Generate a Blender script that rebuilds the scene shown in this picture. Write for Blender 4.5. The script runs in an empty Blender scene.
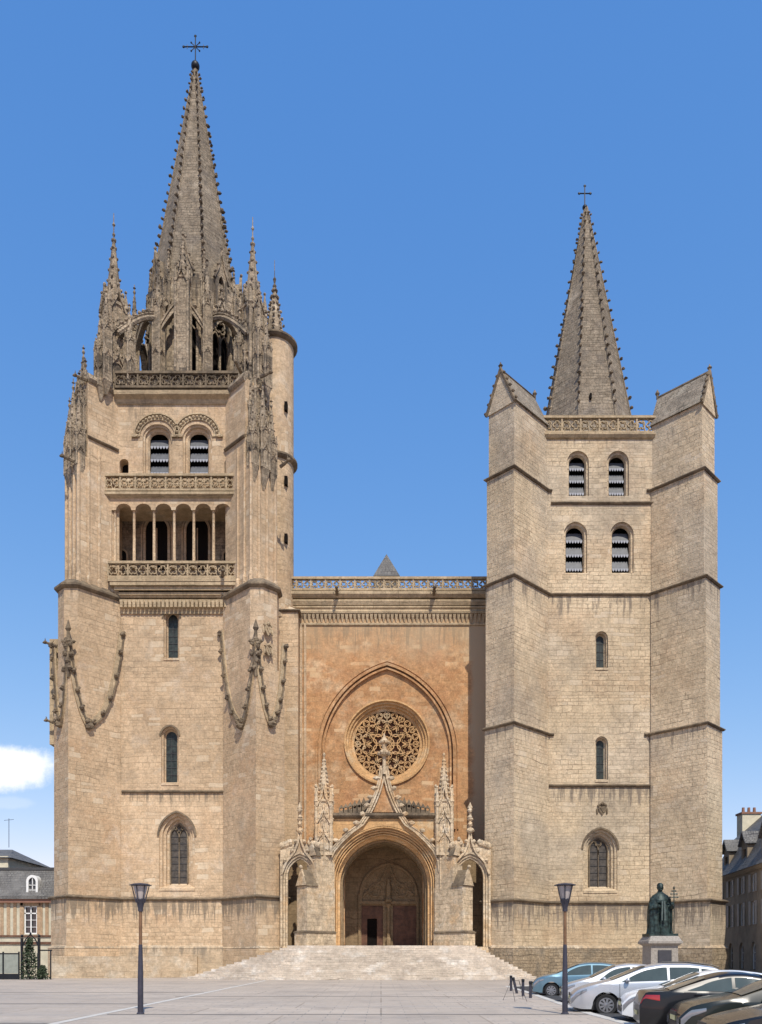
import bpy, bmesh, math, random
from mathutils import Vector, Matrix
from mathutils.geometry import tessellate_polygon
random.seed(7)
R = math.radians
PI = math.pi
sc = bpy.context.scene
col = sc.collection
F, CX, HY, EYE = 823.0, 381.0, 957.0, 1.64
def px(p, Y): return (p - CX) * Y / F
def pz(p, Y): return EYE + (HY - p) * Y / F
SQ = math.sqrt(.5)

# ------------------------------------------------------------------ materials
class NT:
    def __init__(s, name):
        s.mat = bpy.data.materials.new(name); s.mat.use_nodes = True
        s.nt = s.mat.node_tree; s.nt.nodes.clear()
        s.out = s.n('ShaderNodeOutputMaterial'); s.b = s.n('ShaderNodeBsdfPrincipled')
        s.l(s.b.outputs[0], s.out.inputs[0])
    def n(s, t, **k):
        o = s.nt.nodes.new(t)
        for a, v in k.items(): setattr(o, a, v)
        return o
    def l(s, a, b): s.nt.links.new(a, b)
    def put(s, sock, v):
        if hasattr(v, 'links') or isinstance(v, bpy.types.NodeSocket): s.l(v, sock)
        else: sock.default_value = v
    def math(s, op, a, b=None, c=None, clamp=False):
        o = s.n('ShaderNodeMath', operation=op); o.use_clamp = clamp
        s.put(o.inputs[0], a)
        if b is not None: s.put(o.inputs[1], b)
        if c is not None: s.put(o.inputs[2], c)
        return o.outputs[0]
    def vm(s, op, a, b=None):
        o = s.n('ShaderNodeVectorMath', operation=op); s.put(o.inputs[0], a)
        if b is not None: s.put(o.inputs[1], b)
        return o.outputs['Value'] if op in ('DOT_PRODUCT', 'LENGTH') else o.outputs[0]
    def mix(s, f, a, b, mode='MIX'):
        o = s.n('ShaderNodeMix', data_type='RGBA', blend_type=mode)
        s.put(o.inputs[0], f)
        s.put(o.inputs[6], a if not isinstance(a, tuple) else (*a, 1)); s.put(o.inputs[7], b if not isinstance(b, tuple) else (*b, 1))
        return o.outputs[2]
    def ramp(s, v, a, b, lo=0., hi=1.):
        o = s.n('ShaderNodeMapRange'); o.clamp = True; o.interpolation_type = 'SMOOTHSTEP'
        s.put(o.inputs[0], v); o.inputs[1].default_value = a; o.inputs[2].default_value = b
        o.inputs[3].default_value = lo; o.inputs[4].default_value = hi
        return o.outputs[0]
    def noise(s, vec, scale, detail=3, rough=.55):
        o = s.n('ShaderNodeTexNoise'); s.put(o.inputs['Vector'], vec)
        o.inputs['Scale'].default_value = scale; o.inputs['Detail'].default_value = detail
        o.inputs['Roughness'].default_value = rough
        return o.outputs[0]
    def bump(s, h, strength=.5, dist=.05, prev=None):
        o = s.n('ShaderNodeBump'); s.put(o.inputs['Height'], h)
        o.inputs['Strength'].default_value = strength; o.inputs['Distance'].default_value = dist
        if prev is not None: s.l(prev, o.inputs['Normal'])
        return o.outputs[0]
    def walluv(s):
        g = s.n('ShaderNodeNewGeometry')
        T = s.vm('NORMALIZE', s.vm('CROSS_PRODUCT', g.outputs['True Normal'], (0, 0, 1)))
        u = s.vm('DOT_PRODUCT', g.outputs['Position'], T)
        sp = s.n('ShaderNodeSeparateXYZ'); s.l(g.outputs['Position'], sp.inputs[0])
        c = s.n('ShaderNodeCombineXYZ'); s.l(u, c.inputs[0]); s.l(sp.outputs[2], c.inputs[1])
        return g.outputs['Position'], u, sp.outputs[2], c.outputs[0], sp.outputs[0]

def stone(name, c1, c2, mortar, bw=.78, bh=.34, dirt=(.16, .13, .09), dirt_amt=.35, streaks=(), patch=None, rough=.9,
          bump=.5, var=.22, msize=.02, topgrey=None, streak_amt=.85, light=None, grime=None, fine=.13):
    warm = lambda q: (q[0] * 1.02, q[1] * .99, q[2] * .94)
    c1, c2, mortar = warm(c1), warm(c2), warm(mortar)
    m = NT(name)
    P, u, z, uv, X = m.walluv()
    br = m.n('ShaderNodeTexBrick'); br.offset = .43; br.offset_frequency = 2; br.squash = .72; br.squash_frequency = 3
    w = m.n('ShaderNodeTexNoise'); m.l(uv, w.inputs['Vector']); w.inputs['Scale'].default_value = .6
    w2 = m.n('ShaderNodeTexNoise'); m.l(uv, w2.inputs['Vector']); w2.inputs['Scale'].default_value = 4.
    off = m.vm('ADD', m.vm('MULTIPLY', m.vm('SUBTRACT', w.outputs[1], (.5, .5, .5)), (.5, .28, 0)), m.vm('MULTIPLY', m.vm('SUBTRACT', w2.outputs[1], (.5, .5, .5)), (.1, .05, 0)))
    zc = m.n('ShaderNodeCombineXYZ'); m.l(m.math('MULTIPLY', z, .8), zc.inputs[1]); m.l(m.math('MULTIPLY', u, .012), zc.inputs[0])
    vz = m.n('ShaderNodeCombineXYZ'); m.l(m.math('MULTIPLY', m.math('SUBTRACT', m.noise(zc.outputs[0], 1., 1), .5), 1.1), vz.inputs[1])
    off = m.vm('ADD', off, vz.outputs[0])
    m.l(m.vm('ADD', uv, off), br.inputs['Vector'])
    br.inputs['Color1'].default_value = (*c1, 1); br.inputs['Color2'].default_value = (*c2, 1); br.inputs['Mortar'].default_value = (*mortar, 1)
    br.inputs['Scale'].default_value = 1; br.inputs['Mortar Size'].default_value = msize; br.inputs['Mortar Smooth'].default_value = .35
    br.inputs['Brick Width'].default_value = bw; br.inputs['Row Height'].default_value = bh; br.inputs['Bias'].default_value = -.1
    c = br.outputs[0]
    # joints only readable here and there
    jn = m.ramp(m.noise(P, .5, 5, .7), .36, .6)
    plain = m.mix(m.ramp(m.noise(P, 1.1, 4), .35, .65), c1, c2)
    c = m.mix(m.math('MULTIPLY', jn, .9), c, plain)
    if patch:
        for (pc, sc_, lo, hi, amt) in patch:
            c = m.mix(m.math('MULTIPLY', m.ramp(m.noise(P, sc_, 4, .6), lo, hi), amt), c, pc)
    v = m.noise(P, 2.2, 5, .65)
    c = m.mix(1., c, m.mix(m.ramp(v, .3, .7), (1 - var,) * 3, (1 + var * .5,) * 3), 'MULTIPLY')
    c = m.mix(1., c, m.mix(m.ramp(m.noise(P, 6.5, 4, .75), .32, .68), (1 - fine,) * 3, (1 + fine,) * 3), 'MULTIPLY')
    if light:
        # single replaced stones, paler than their neighbours
        b2 = m.n('ShaderNodeTexBrick'); b2.offset = .5; m.l(m.vm('ADD', uv, off), b2.inputs['Vector'])
        b2.inputs['Color1'].default_value = (0, 0, 0, 1); b2.inputs['Color2'].default_value = (1, 1, 1, 1); b2.inputs['Mortar'].default_value = (0, 0, 0, 1)
        b2.inputs['Scale'].default_value = 1; b2.inputs['Brick Width'].default_value = bw * 1.25; b2.inputs['Row Height'].default_value = bh
        b2.inputs['Mortar Size'].default_value = .01
        bwv = m.n('ShaderNodeRGBToBW'); m.l(b2.outputs[0], bwv.inputs[0])
        c = m.mix(m.math('MULTIPLY', m.ramp(bwv.outputs[0], .84, .9, 0, .6), m.ramp(m.noise(P, .28, 2), .42, .6)), c, light)
    c = m.mix(m.math('MULTIPLY', m.ramp(m.noise(P, .33, 6, .7), .5, .78), dirt_amt), c, dirt)
    c = m.mix(1., c, m.mix(m.ramp(m.noise(P, .09, 4, .6), .35, .65), (.88, .87, .85), (1.1, 1.1, 1.1)), 'MULTIPLY')
    # vertical rain streaks below the mouldings
    sv = m.n('ShaderNodeCombineXYZ'); m.l(m.math('MULTIPLY', u, 1.9), sv.inputs[0]); m.l(m.math('MULTIPLY', z, .16), sv.inputs[1])
    st = m.noise(sv.outputs[0], 1.3, 5, .7)
    acc = None
    for (zt, ln, amt, *xr_) in streaks:
        a = m.math('MULTIPLY', m.ramp(z, zt - ln, zt, 0, amt), m.math('LESS_THAN', z, zt))
        if xr_:
            q_ = m.math('LESS_THAN', m.math('ABSOLUTE', m.math('SUBTRACT', X, (xr_[0] + xr_[1]) / 2)), (xr_[1] - xr_[0]) / 2)
            if len(xr_) > 2: q_ = m.math('SUBTRACT', 1., q_)
            a = m.math('MULTIPLY', a, q_)
        acc = a if acc is None else m.math('MAXIMUM', acc, a)
    if acc is not None:
        th = m.ramp(m.math('ADD', st, m.math('MULTIPLY', acc, .22)), .6, .72)
        c = m.mix(m.math('MULTIPLY', m.math('MULTIPLY', th, m.math('MINIMUM', m.math('MULTIPLY', acc, 2.5), 1.)), streak_amt), c, dirt)
    if topgrey:
        z0, z1, gc, amt = topgrey
        k = m.ramp(m.math('ADD', z, m.math('MULTIPLY', m.math('SUBTRACT', m.noise(P, .22, 5, .7), .5), 9.)), z0, z1, 0, amt)
        c = m.mix(k, c, gc)
    if grime:
        # bleached / greyed margins of the plaster: (x centre, x half width, colour)
        xc, xh, gc = grime
        k = m.ramp(m.math('ADD', m.math('ABSOLUTE', m.math('SUBTRACT', X, xc)), m.math('MULTIPLY', m.math('SUBTRACT', m.noise(P, .35, 4), .5), 1.8)), xh - .35, xh + .25)
        c = m.mix(k, c, gc)
    m.l(c, m.b.inputs['Base Color'])
    m.b.inputs['Roughness'].default_value = rough; m.b.inputs['Specular IOR Level'].default_value = .2
    fac = m.math('SUBTRACT', 1., br.outputs['Fac'])
    b1 = m.bump(fac, bump, .035)
    b3 = m.bump(m.noise(P, 3.5, 6, .7), bump, .10, b1)
    m.l(b3, m.b.inputs['Normal'])
    return m.mat

def plain(name, c, rough=.6, metal=0., var=.12, scale=3., bump=0., c2=None, spec=.4, coat=0., alpha=None):
    m = NT(name)
    tc = m.n('ShaderNodeTexCoord').outputs['Object']
    nv = m.noise(tc, scale, 5, .6)
    a = tuple(x * (1 - var) for x in c); b = tuple(min(1, x * (1 + var)) for x in (c2 or c))
    m.l(m.mix(m.ramp(nv, .3, .7), a, b), m.b.inputs['Base Color'])
    m.b.inputs['Roughness'].default_value = rough; m.b.inputs['Metallic'].default_value = metal
    m.b.inputs['Specular IOR Level'].default_value = spec; m.b.inputs['Coat Weight'].default_value = coat
    m.b.inputs['Coat Roughness'].default_value = .04
    if bump: m.l(m.bump(nv, bump, .03), m.b.inputs['Normal'])
    return m.mat

M = {}
M['left'] = stone('limestone_left_tower', (.54, .415, .285), (.46, .345, .23), (.33, .25, .17), dirt=(.2, .16, .115), dirt_amt=.55,
                  streaks=((6.4, 3.4, .9), (15.2, 2., .6, -21.1, -13.0), (30.7, 2.2, .4, -21.1, -13.0, 1), (46.9, 3, .3)), light=(.62, .52, .38),
                  patch=(((.47, .30, .17), .25, .52, .72, .55), ((.56, .47, .36), .5, .55, .7, .5)))
M['right'] = stone('limestone_right_tower', (.61, .50, .355), (.50, .405, .285), (.25, .19, .135), dirt=(.19, .155, .12), dirt_amt=.5, bw=.85,
                   streaks=((6.0, 3.2, 1.), (15.6, 3., .75, 14., 22.2), (19.8, 2.6, .5, 14.0, 21.7, 1), (31.3, 3.2, .5), (39.8, 2, .3, 14., 21.8, 1), (44.2, 2, .3)), light=(.60, .50, .37),
                   patch=(((.45, .30, .18), .2, .5, .7, .4), ((.40, .345, .27), .12, .45, .65, .55)), bump=.7)
M['centre'] = stone('ochre_facade_stone', (.48, .285, .145), (.38, .205, .10), (.38, .24, .14), dirt=(.2, .13, .075), dirt_amt=.35, bw=.8,
                    streaks=((29.8, 3.5, .7),), light=(.64, .46, .27), patch=(((.58, .43, .27), .35, .5, .68, .75), ((.42, .215, .105), .3, .5, .72, .7), ((.42, .33, .22), .8, .6, .75, .5)), var=.3, fine=.18,
                    topgrey=(25.5, 30.5, (.42, .32, .20), .6), grime=(.35, 7.4, (.44, .33, .21)), msize=.012, bump=.3)
M['weath'] = stone('weathered_gothic_stone', (.40, .33, .245), (.28, .225, .165), (.16, .13, .10), dirt=(.085, .07, .055), dirt_amt=.75, bw=.6, bh=.3,
                   patch=(((.16, .135, .105), .8, .5, .7, .7), ((.50, .42, .31), .5, .55, .75, .6)), bump=.8, var=.4, fine=.25,
                   streaks=((42, 4, .5), (50, 4, .8), (60, 6, .7)))
M['spire'] = stone('spire_stone', (.29, .245, .19), (.20, .165, .125), (.11, .09, .065), bw=.7, bh=.3, dirt=(.11, .09, .075), dirt_amt=.55,
                   patch=(((.17, .145, .12), .7, .5, .7, .6), ((.40, .34, .26), .5, .58, .7, .5)), bump=.8, var=.35, fine=.25)
M['trim'] = stone('moulding_stone', (.25, .20, .14), (.19, .15, .105), (.2, .15, .1), dirt=(.07, .056, .042), dirt_amt=.85, bw=1.1, bh=.9,
                  patch=(((.12, .095, .07), .9, .4, .65, .8),), bump=.6, var=.3)
M['cornice'] = stone('cornice_stone', (.46, .37, .25), (.38, .30, .20), (.25, .2, .13), dirt=(.13, .1, .07), dirt_amt=.6, bw=1.1, bh=.5,
                     bump=.5, var=.25)
M['porch'] = stone('porch_stone', (.61, .50, .36), (.52, .42, .30), (.3, .235, .16), dirt=(.17, .145, .12), dirt_amt=.5, bw=.8, bh=.36,
                   patch=(((.55, .36, .19), .5, .5, .68, .75), ((.62, .55, .44), .9, .55, .7, .6), ((.25, .225, .2), .7, .6, .75, .5)), bump=.5, var=.32, fine=.2)
M['porchO'] = stone('ochre_jamb_stone', (.60, .39, .20), (.50, .31, .15), (.38, .23, .12), dirt=(.26, .17, .09), dirt_amt=.4, bw=.7, bh=.36,
                    patch=(((.58, .47, .31), .6, .52, .7, .7),), bump=.4)
M['inner'] = stone('shaded_porch_stone', (.27, .20, .125), (.21, .155, .095), (.15, .11, .07), dirt=(.12, .09, .055), dirt_amt=.5, bw=.8, bh=.36, bump=.4)  # porch stone in a darker colour, standing in for the recess's shade
M['roof'] = stone('stone_slab_roof', (.30, .26, .21), (.22, .19, .155), (.09, .08, .065), bw=.5, bh=.26, dirt=(.09, .08, .07), dirt_amt=.6,
                  patch=(((.38, .34, .27), .8, .5, .7, .6),), bump=.9, var=.3, msize=.03)
M['slate'] = stone('slate_roof', (.185, .185, .185), (.125, .125, .128), (.045, .045, .05), bw=.3, bh=.2, dirt=(.16, .16, .155), dirt_amt=.3, bump=.5, var=.25, rough=.6)
M['stairs'] = stone('stair_stone', (.62, .55, .47), (.48, .42, .36), (.3, .26, .22), bw=1.5, bh=.18, dirt=(.28, .24, .19), dirt_amt=.35,
                    patch=(((.44, .37, .30), .5, .5, .65, .7), ((.68, .63, .56), .9, .5, .65, .7)), bump=.4, msize=.012, fine=.1)
M['glass'] = plain('leaded_glass', (.022, .03, .026), .45, 0, .6, 3, spec=.35)
M['glass2'] = plain('grimy_window_glass', (.07, .06, .05), .55, 0, .4, 3, spec=.3)
M['dark'] = plain('interior_shade', (.012, .010, .009), .95, spec=.05)  # near-black colour standing in for the shade inside openings
M['lead'] = plain('lead_cames', (.05, .05, .052), .6)
M['louvre'] = plain('louvre_slate', (.085, .09, .10), .55, 0, .25, 2)
M['louvre_edge'] = plain('louvre_edge', (.30, .31, .34), .6)
M['door'] = plain('old_door_wood', (.13, .062, .036), .65, 0, .35, 2, .3)
M['iron'] = plain('wrought_iron', (.016, .018, .022), .5, .4)
M['bronze'] = plain('green_bronze', (.014, .02, .019), .5, .35, .5, 3.5, .6, c2=(.03, .05, .046))
M['granite'] = plain('pedestal_granite', (.30, .27, .235), .75, 0, .18, 9, .3)
M['plaque'] = plain('plaque', (.05, .05, .058), .45)
M['lamp'] = plain('lamp_metal', (.052, .05, .066), .45, .3, .2)
M['lampbrown'] = plain('lamp_shaft', (.19, .105, .055), .5, .2, .25)
M['frost'] = plain('frosted_lamp', (.42, .37, .35), .35, 0, .08)
M['white'] = plain('white_paint', (.72, .72, .70), .5, 0, .05)
M['creamR'] = plain('cream_render', (.50, .46, .35), .85, 0, .12, 1.5, .2)
M['brick'] = stone('orange_brick', (.40, .29, .19), (.34, .23, .15), (.42, .32, .22), bw=.24, bh=.08, bump=.3, dirt_amt=.2)
M['greyR'] = plain('grey_render', (.26, .21, .15), .9, 0, .18, .9, .3)
M['shutter'] = plain('grey_shutter', (.30, .28, .24), .6, 0, .12)
M['pane'] = plain('window_pane', (.02, .024, .03), .08, 0, .3, spec=.8)
M['paleR'] = plain('chimney_render', (.60, .55, .42), .9, 0, .12, 1.5, .2)
M['terra'] = plain('terracotta', (.25, .13, .09), .8)
M['panel'] = plain('fence_panel', (.24, .255, .22), .7, 0, .12)
M['plinth'] = stone('plinth_stone', (.50, .40, .285), (.43, .335, .235), (.3, .23, .16), bw=1.0, bh=.4, dirt=(.23, .19, .14), dirt_amt=.55,
                    patch=(((.57, .49, .38), .4, .48, .65, .8), ((.30, .27, .215), .6, .58, .75, .6)), bump=.45, streaks=((2.5, 1.2, .7),))

M['plinthR'] = stone('rough_plinth_stone', (.37, .30, .215), (.28, .225, .16), (.16, .13, .095), bw=.6, bh=.28, dirt=(.12, .105, .08), dirt_amt=.7,
                    patch=(((.46, .38, .28), .6, .5, .68, .7), ((.17, .15, .12), .5, .5, .7, .7)), bump=.9, fine=.25)
def ground_mat(name, kind):
    m = NT(name)
    g = m.n('ShaderNodeNewGeometry'); P = g.outputs['Position']
    if kind == 'paving':
        br = m.n('ShaderNodeTexBrick'); br.offset = .37; m.l(P, br.inputs['Vector'])
        br.inputs['Color1'].default_value = (.50, .42, .34, 1); br.inputs['Color2'].default_value = (.43, .358, .288, 1); br.inputs['Mortar'].default_value = (.26, .24, .22, 1)
        br.inputs['Scale'].default_value = 1; br.inputs['Brick Width'].default_value = 1.1; br.inputs['Row Height'].default_value = .55
        br.inputs['Mortar Size'].default_value = .018; br.inputs['Mortar Smooth'].default_value = .3; br.inputs['Bias'].default_value = -.2
        c = m.mix(m.ramp(m.noise(P, .12, 4), .4, .65), br.outputs[0], (.44, .37, .30))
        c = m.mix(m.math('MULTIPLY', m.ramp(m.noise(P, .35, 7, .75), .45, .7), .75), c, (.29, .25, .215))
        c = m.mix(m.math('MULTIPLY', m.ramp(m.noise(P, 2.6, 5, .75), .5, .72), .45), c, (.56, .51, .46))
        g2 = m.n('ShaderNodeTexBrick'); g2.offset = .5; m.l(P, g2.inputs['Vector']); g2.inputs['Color1'].default_value = (1, 1, 1, 1); g2.inputs['Color2'].default_value = (.86, .86, .87, 1); g2.inputs['Mortar'].default_value = (.62, .6, .58, 1)
        g2.inputs['Scale'].default_value = 1; g2.inputs['Brick Width'].default_value = 5.5; g2.inputs['Row Height'].default_value = 3.3; g2.inputs['Mortar Size'].default_value = .03
        c = m.mix(.8, c, g2.outputs[0], 'MULTIPLY')
        c = m.mix(m.math('MULTIPLY', m.ramp(m.noise(P, 14, 2), .66, .7), .5), c, (.2, .19, .18))
        # worn lanes run across the square
        s = m.n('ShaderNodeMapping'); m.l(P, s.inputs[0]); s.inputs['Scale'].default_value = (.04, .9, 1)
        c = m.mix(m.math('MULTIPLY', m.ramp(m.noise(s.outputs[0], 1, 4, .7), .5, .68), .5), c, (.33, .305, .28))
        h = m.math('SUBTRACT', 1., br.outputs['Fac']); r = .75
    elif kind == 'asphalt':
        v = m.noise(P, 30, 4); c = m.mix(m.ramp(v, .3, .7), (.04, .04, .042), (.075, .073, .072))
        c = m.mix(m.math('MULTIPLY', m.ramp(m.noise(P, .7, 5, .7), .5, .7), .6), c, (.035, .034, .034)); h = v; r = .85
    else:
        v = m.noise(P, .6, 6, .7); c = m.mix(m.ramp(v, .35, .65), (.035, .05, .022), (.075, .09, .04)); h = v; r = .95
    m.l(c, m.b.inputs['Base Color']); m.b.inputs['Roughness'].default_value = r; m.b.inputs['Specular IOR Level'].default_value = .25
    m.l(m.bump(h, .4, .01 if kind != 'green' else .6), m.b.inputs['Normal'])
    return m.mat
M['paving'] = ground_mat('square_paving', 'paving'); M['asphalt'] = ground_mat('asphalt', 'asphalt'); M['green'] = ground_mat('wooded_green', 'green')
M['kerb'] = plain('kerb_stone', (.52, .49, .44), .8, 0, .12, 2, .2)
M['drain'] = plain('drain_slot', (.13, .125, .12), .8)
M['leaf'] = plain('climber_leaf', (.03, .045, .02), .7, 0, .4, 3)

# ------------------------------------------------------------------ mesh builder
class MB:
    def __init__(s): s.v = []; s.f = []; s.m = []; s.mi = 0
    def add(s, vs, fs):
        o = len(s.v); s.v += [tuple(v) for v in vs]
        for f in fs: s.f.append(tuple(i + o for i in f)); s.m.append(s.mi)
    def box(s, x0, x1, y0, y1, z0, z1):
        s.prism([(x0, y0), (x1, y0), (x1, y1), (x0, y1)], z0, z1)
    def prism(s, poly, z0, z1, top=None):
        n = len(poly); top = top or poly
        s.add([(a, b, z0) for a, b in poly] + [(a, b, z1) for a, b in top],
              [(i, (i + 1) % n, n + (i + 1) % n, n + i) for i in range(n)] + [tuple(range(n))[::-1], tuple(range(n, 2 * n))])
    def loft(s, rings, close=True, cap=True):
        n = len(rings[0]); o = []
        for r in rings: o += list(r)
        fs = []
        for k in range(len(rings) - 1):
            for i in range(n if close else n - 1):
                j = (i + 1) % n; fs.append((k * n + i, k * n + j, (k + 1) * n + j, (k + 1) * n + i))
        if cap: fs += [tuple(range(n))[::-1], tuple(range((len(rings) - 1) * n, len(rings) * n))]
        s.add(o, fs)
    def lathe(s, cx, cy, prof, n=12, rot=0., cap=True):
        s.loft([[(cx + r * math.cos(rot + 2 * PI * i / n), cy + r * math.sin(rot + 2 * PI * i / n), z) for i in range(n)] for r, z in prof], True, cap)
    def tube(s, pts, r, n=6, r2=None):
        pts = [Vector(p) for p in pts]; rings = []
        for i, p in enumerate(pts):
            d = (pts[min(i + 1, len(pts) - 1)] - pts[max(i - 1, 0)]).normalized()
            a = Vector((0, 0, 1)) if abs(d.z) < .9 else Vector((0, 1, 0))
            u = d.cross(a).normalized(); w = d.cross(u)
            rr = r if r2 is None else r + (r2 - r) * i / (len(pts) - 1)
            rings.append([tuple(p + (u * math.cos(2 * PI * k / n) + w * math.sin(2 * PI * k / n)) * rr) for k in range(n)])
        s.loft(rings)
    def blob(s, c, rx, ry=None, rz=None, jit=0.):
        ry = ry or rx; rz = rz or rx; x, y, z = c; n = 6
        pr = [(.05, -1), (.75, -.6), (1, 0), (.7, .65), (.05, 1)]
        rings = []
        for r, h in pr:
            rings.append([(x + rx * r * math.cos(k * PI / 3) * (1 + random.uniform(-jit, jit)), y + ry * r * math.sin(k * PI / 3) * (1 + random.uniform(-jit, jit)), z + rz * h) for k in range(n)])
        s.loft(rings)
    def sphere(s, c, rx, ry, rz, n=14, m=9):
        rings = []
        for j in range(m + 1):
            t = -PI / 2 + PI * j / m; q = max(math.cos(t), .01)
            rings.append([(c[0] + rx * q * math.cos(2 * PI * k / n), c[1] + ry * q * math.sin(2 * PI * k / n), c[2] + rz * math.sin(t)) for k in range(n)])
        s.loft(rings)
    # 2D band in a wall frame
    def band(s, fr, pts, w, d0, d1, closed=False):
        n = len(pts); out = []; inn = []
        for i in range(n):
            p = Vector(pts[i])
            a = Vector(pts[(i - 1) % n]) if (closed or i > 0) else None
            b = Vector(pts[(i + 1) % n]) if (closed or i < n - 1) else None
            if a is None: t = (b - p).normalized(); nn = Vector((-t.y, t.x)); k = 1
            elif b is None: t = (p - a).normalized(); nn = Vector((-t.y, t.x)); k = 1
            else:
                t1 = (p - a).normalized(); t2 = (b - p).normalized()
                n1 = Vector((-t1.y, t1.x)); n2 = Vector((-t2.y, t2.x)); nn = (n1 + n2)
                nn = nn.normalized() if nn.length > 1e-4 else n1
                k = 1 / max(.45, nn.dot(n1))
            out.append(p + nn * w / 2 * k); inn.append(p - nn * w / 2 * k)
        vs = [fr(q.x, q.y, d0) for q in out] + [fr(q.x, q.y, d0) for q in inn] + [fr(q.x, q.y, d1) for q in out] + [fr(q.x, q.y, d1) for q in inn]
        fs = []
        for i in range(n if closed else n - 1):
            j = (i + 1) % n
            fs += [(i, j, n + j, n + i), (2 * n + i, 3 * n + i, 3 * n + j, 2 * n + j), (i, 2 * n + i, 2 * n + j, j), (n + i, n + j, 3 * n + j, 3 * n + i)]
        if not closed:
            for i in (0, n - 1): fs.append((i, n + i, 3 * n + i, 2 * n + i))
        s.add(vs, fs)
    def plate(s, fr, outer, holes, d0, d1):
        polys = [[Vector((a, b, 0)) for a, b in outer]] + [[Vector((a, b, 0)) for a, b in h] for h in holes]
        tris = tessellate_polygon(polys); flat = [p for q in polys for p in q]; n = len(flat)
        fs = [tuple(t) for t in tris] + [tuple(i + n for i in t)[::-1] for t in tris]
        o = 0
        for q in polys:
            k = len(q)
            for i in range(k): j = (i + 1) % k; fs.append((o + i, o + j, n + o + j, n + o + i))
            o += k
        s.add([fr(p.x, p.y, d0) for p in flat] + [fr(p.x, p.y, d1) for p in flat], fs)
    def sweep(s, path, prof, z):
        n = len(path); P = [Vector(p) for p in path]; rings = []
        for i in range(n):
            t1 = (P[i] - P[i - 1]).normalized() if i > 0 else (P[1] - P[0]).normalized()
            t2 = (P[i + 1] - P[i]).normalized() if i < n - 1 else t1
            n1 = Vector((t1.y, -t1.x)); n2 = Vector((t2.y, -t2.x)); nn = (n1 + n2).normalized(); k = 1 / max(.3, nn.dot(n1))
            rings.append([(P[i].x + nn.x * o * k, P[i].y + nn.y * o * k, z + h) for o, h in prof])
        s.loft(rings)
    def xf(s, Mx): s.v = [tuple(Mx @ Vector(v)) for v in s.v]; return s
    def build(s, name, mats, parent=None, label=None, smooth=False, origin=None):
        if not isinstance(mats, (list, tuple)): mats = [mats]
        xs = [v[0] for v in s.v]; ys = [v[1] for v in s.v]; zs = [v[2] for v in s.v]
        o = Vector(origin) if origin is not None else Vector(((min(xs) + max(xs)) / 2, (min(ys) + max(ys)) / 2, min(zs)))
        me = bpy.data.meshes.new(name); me.from_pydata([tuple(Vector(v) - o) for v in s.v], [], s.f)
        for m in mats: me.materials.append(m)
        me.polygons.foreach_set('material_index', s.m)
        bm = bmesh.new(); bm.from_mesh(me); bmesh.ops.recalc_face_normals(bm, faces=bm.faces); bm.to_mesh(me); bm.free()
        if smooth:
            me.polygons.foreach_set('use_smooth', [True] * len(me.polygons)); me.set_sharp_from_angle(angle=R(smooth if smooth is not True else 40))
        ob = bpy.data.objects.new(name, me); col.objects.link(ob); ob['wo'] = tuple(o)
        ob.location = o
        if parent:
            ob.parent = parent; ob.location = o - Vector(parent['wo'])
        if label: ob['label'] = label
        return ob

def empty(name, loc, label, cat, group=None):
    o = bpy.data.objects.new(name, None); col.objects.link(o); o.location = loc; o['wo'] = tuple(loc); o.empty_display_size = .5
    return tag(o, label, cat, group)
def tag(o, label, cat, group=None):
    o['label'] = label; o['category'] = cat
    if group: o['group'] = group
    return o
def struct(o, kind='structure'): o['kind'] = kind; return o
def frame(ox, oy, ux=1., uy=0.):
    nx, ny = -uy, ux     # inward
    return lambda a, z, d: (ox + ux * a + nx * d, oy + uy * a + ny * d, z)

def arch(cx, z0, zs, za, w, n=9):
    """pointed or round arch outline, anticlockwise from bottom right"""
    h = za - zs; c = (h * h - w * w / 4) / w; r = c + w / 2; a1 = math.atan2(h, c) if c > 1e-6 or c < -1e-6 else PI / 2
    pts = [(cx + w / 2, z0)]
    for i in range(n + 1):
        t = a1 * i / n; pts.append((cx - c + r * math.cos(t), zs + r * math.sin(t)))
    for i in range(n - 1, -1, -1):
        t = a1 * i / n; pts.append((cx + c - r * math.cos(t), zs + r * math.sin(t)))
    pts.append((cx - w / 2, z0)); return pts
def circ(cx, cz, r, n=24, a0=0.): return [(cx + r * math.cos(a0 + 2 * PI * i / n), cz + r * math.sin(a0 + 2 * PI * i / n)) for i in range(n)]
def foil(cx, cz, r, k=4, n=5, a0=PI / 4):
    pts = []; ro = r * .48; rc = r * .5
    for j in range(k):
        a = a0 + 2 * PI * j / k; hw = PI * .62
        for i in range(n):
            b = a - hw + 2 * hw * i / (n - 1); pts.append((cx + rc * math.cos(a) + ro * math.cos(b), cz + rc * math.sin(a) + ro * math.sin(b)))
    return pts

STR = [(-.06, -.1), (.1, -.1), (.2, -.0), (.2, .06), (.02, .16), (-.06, .18)]

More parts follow.
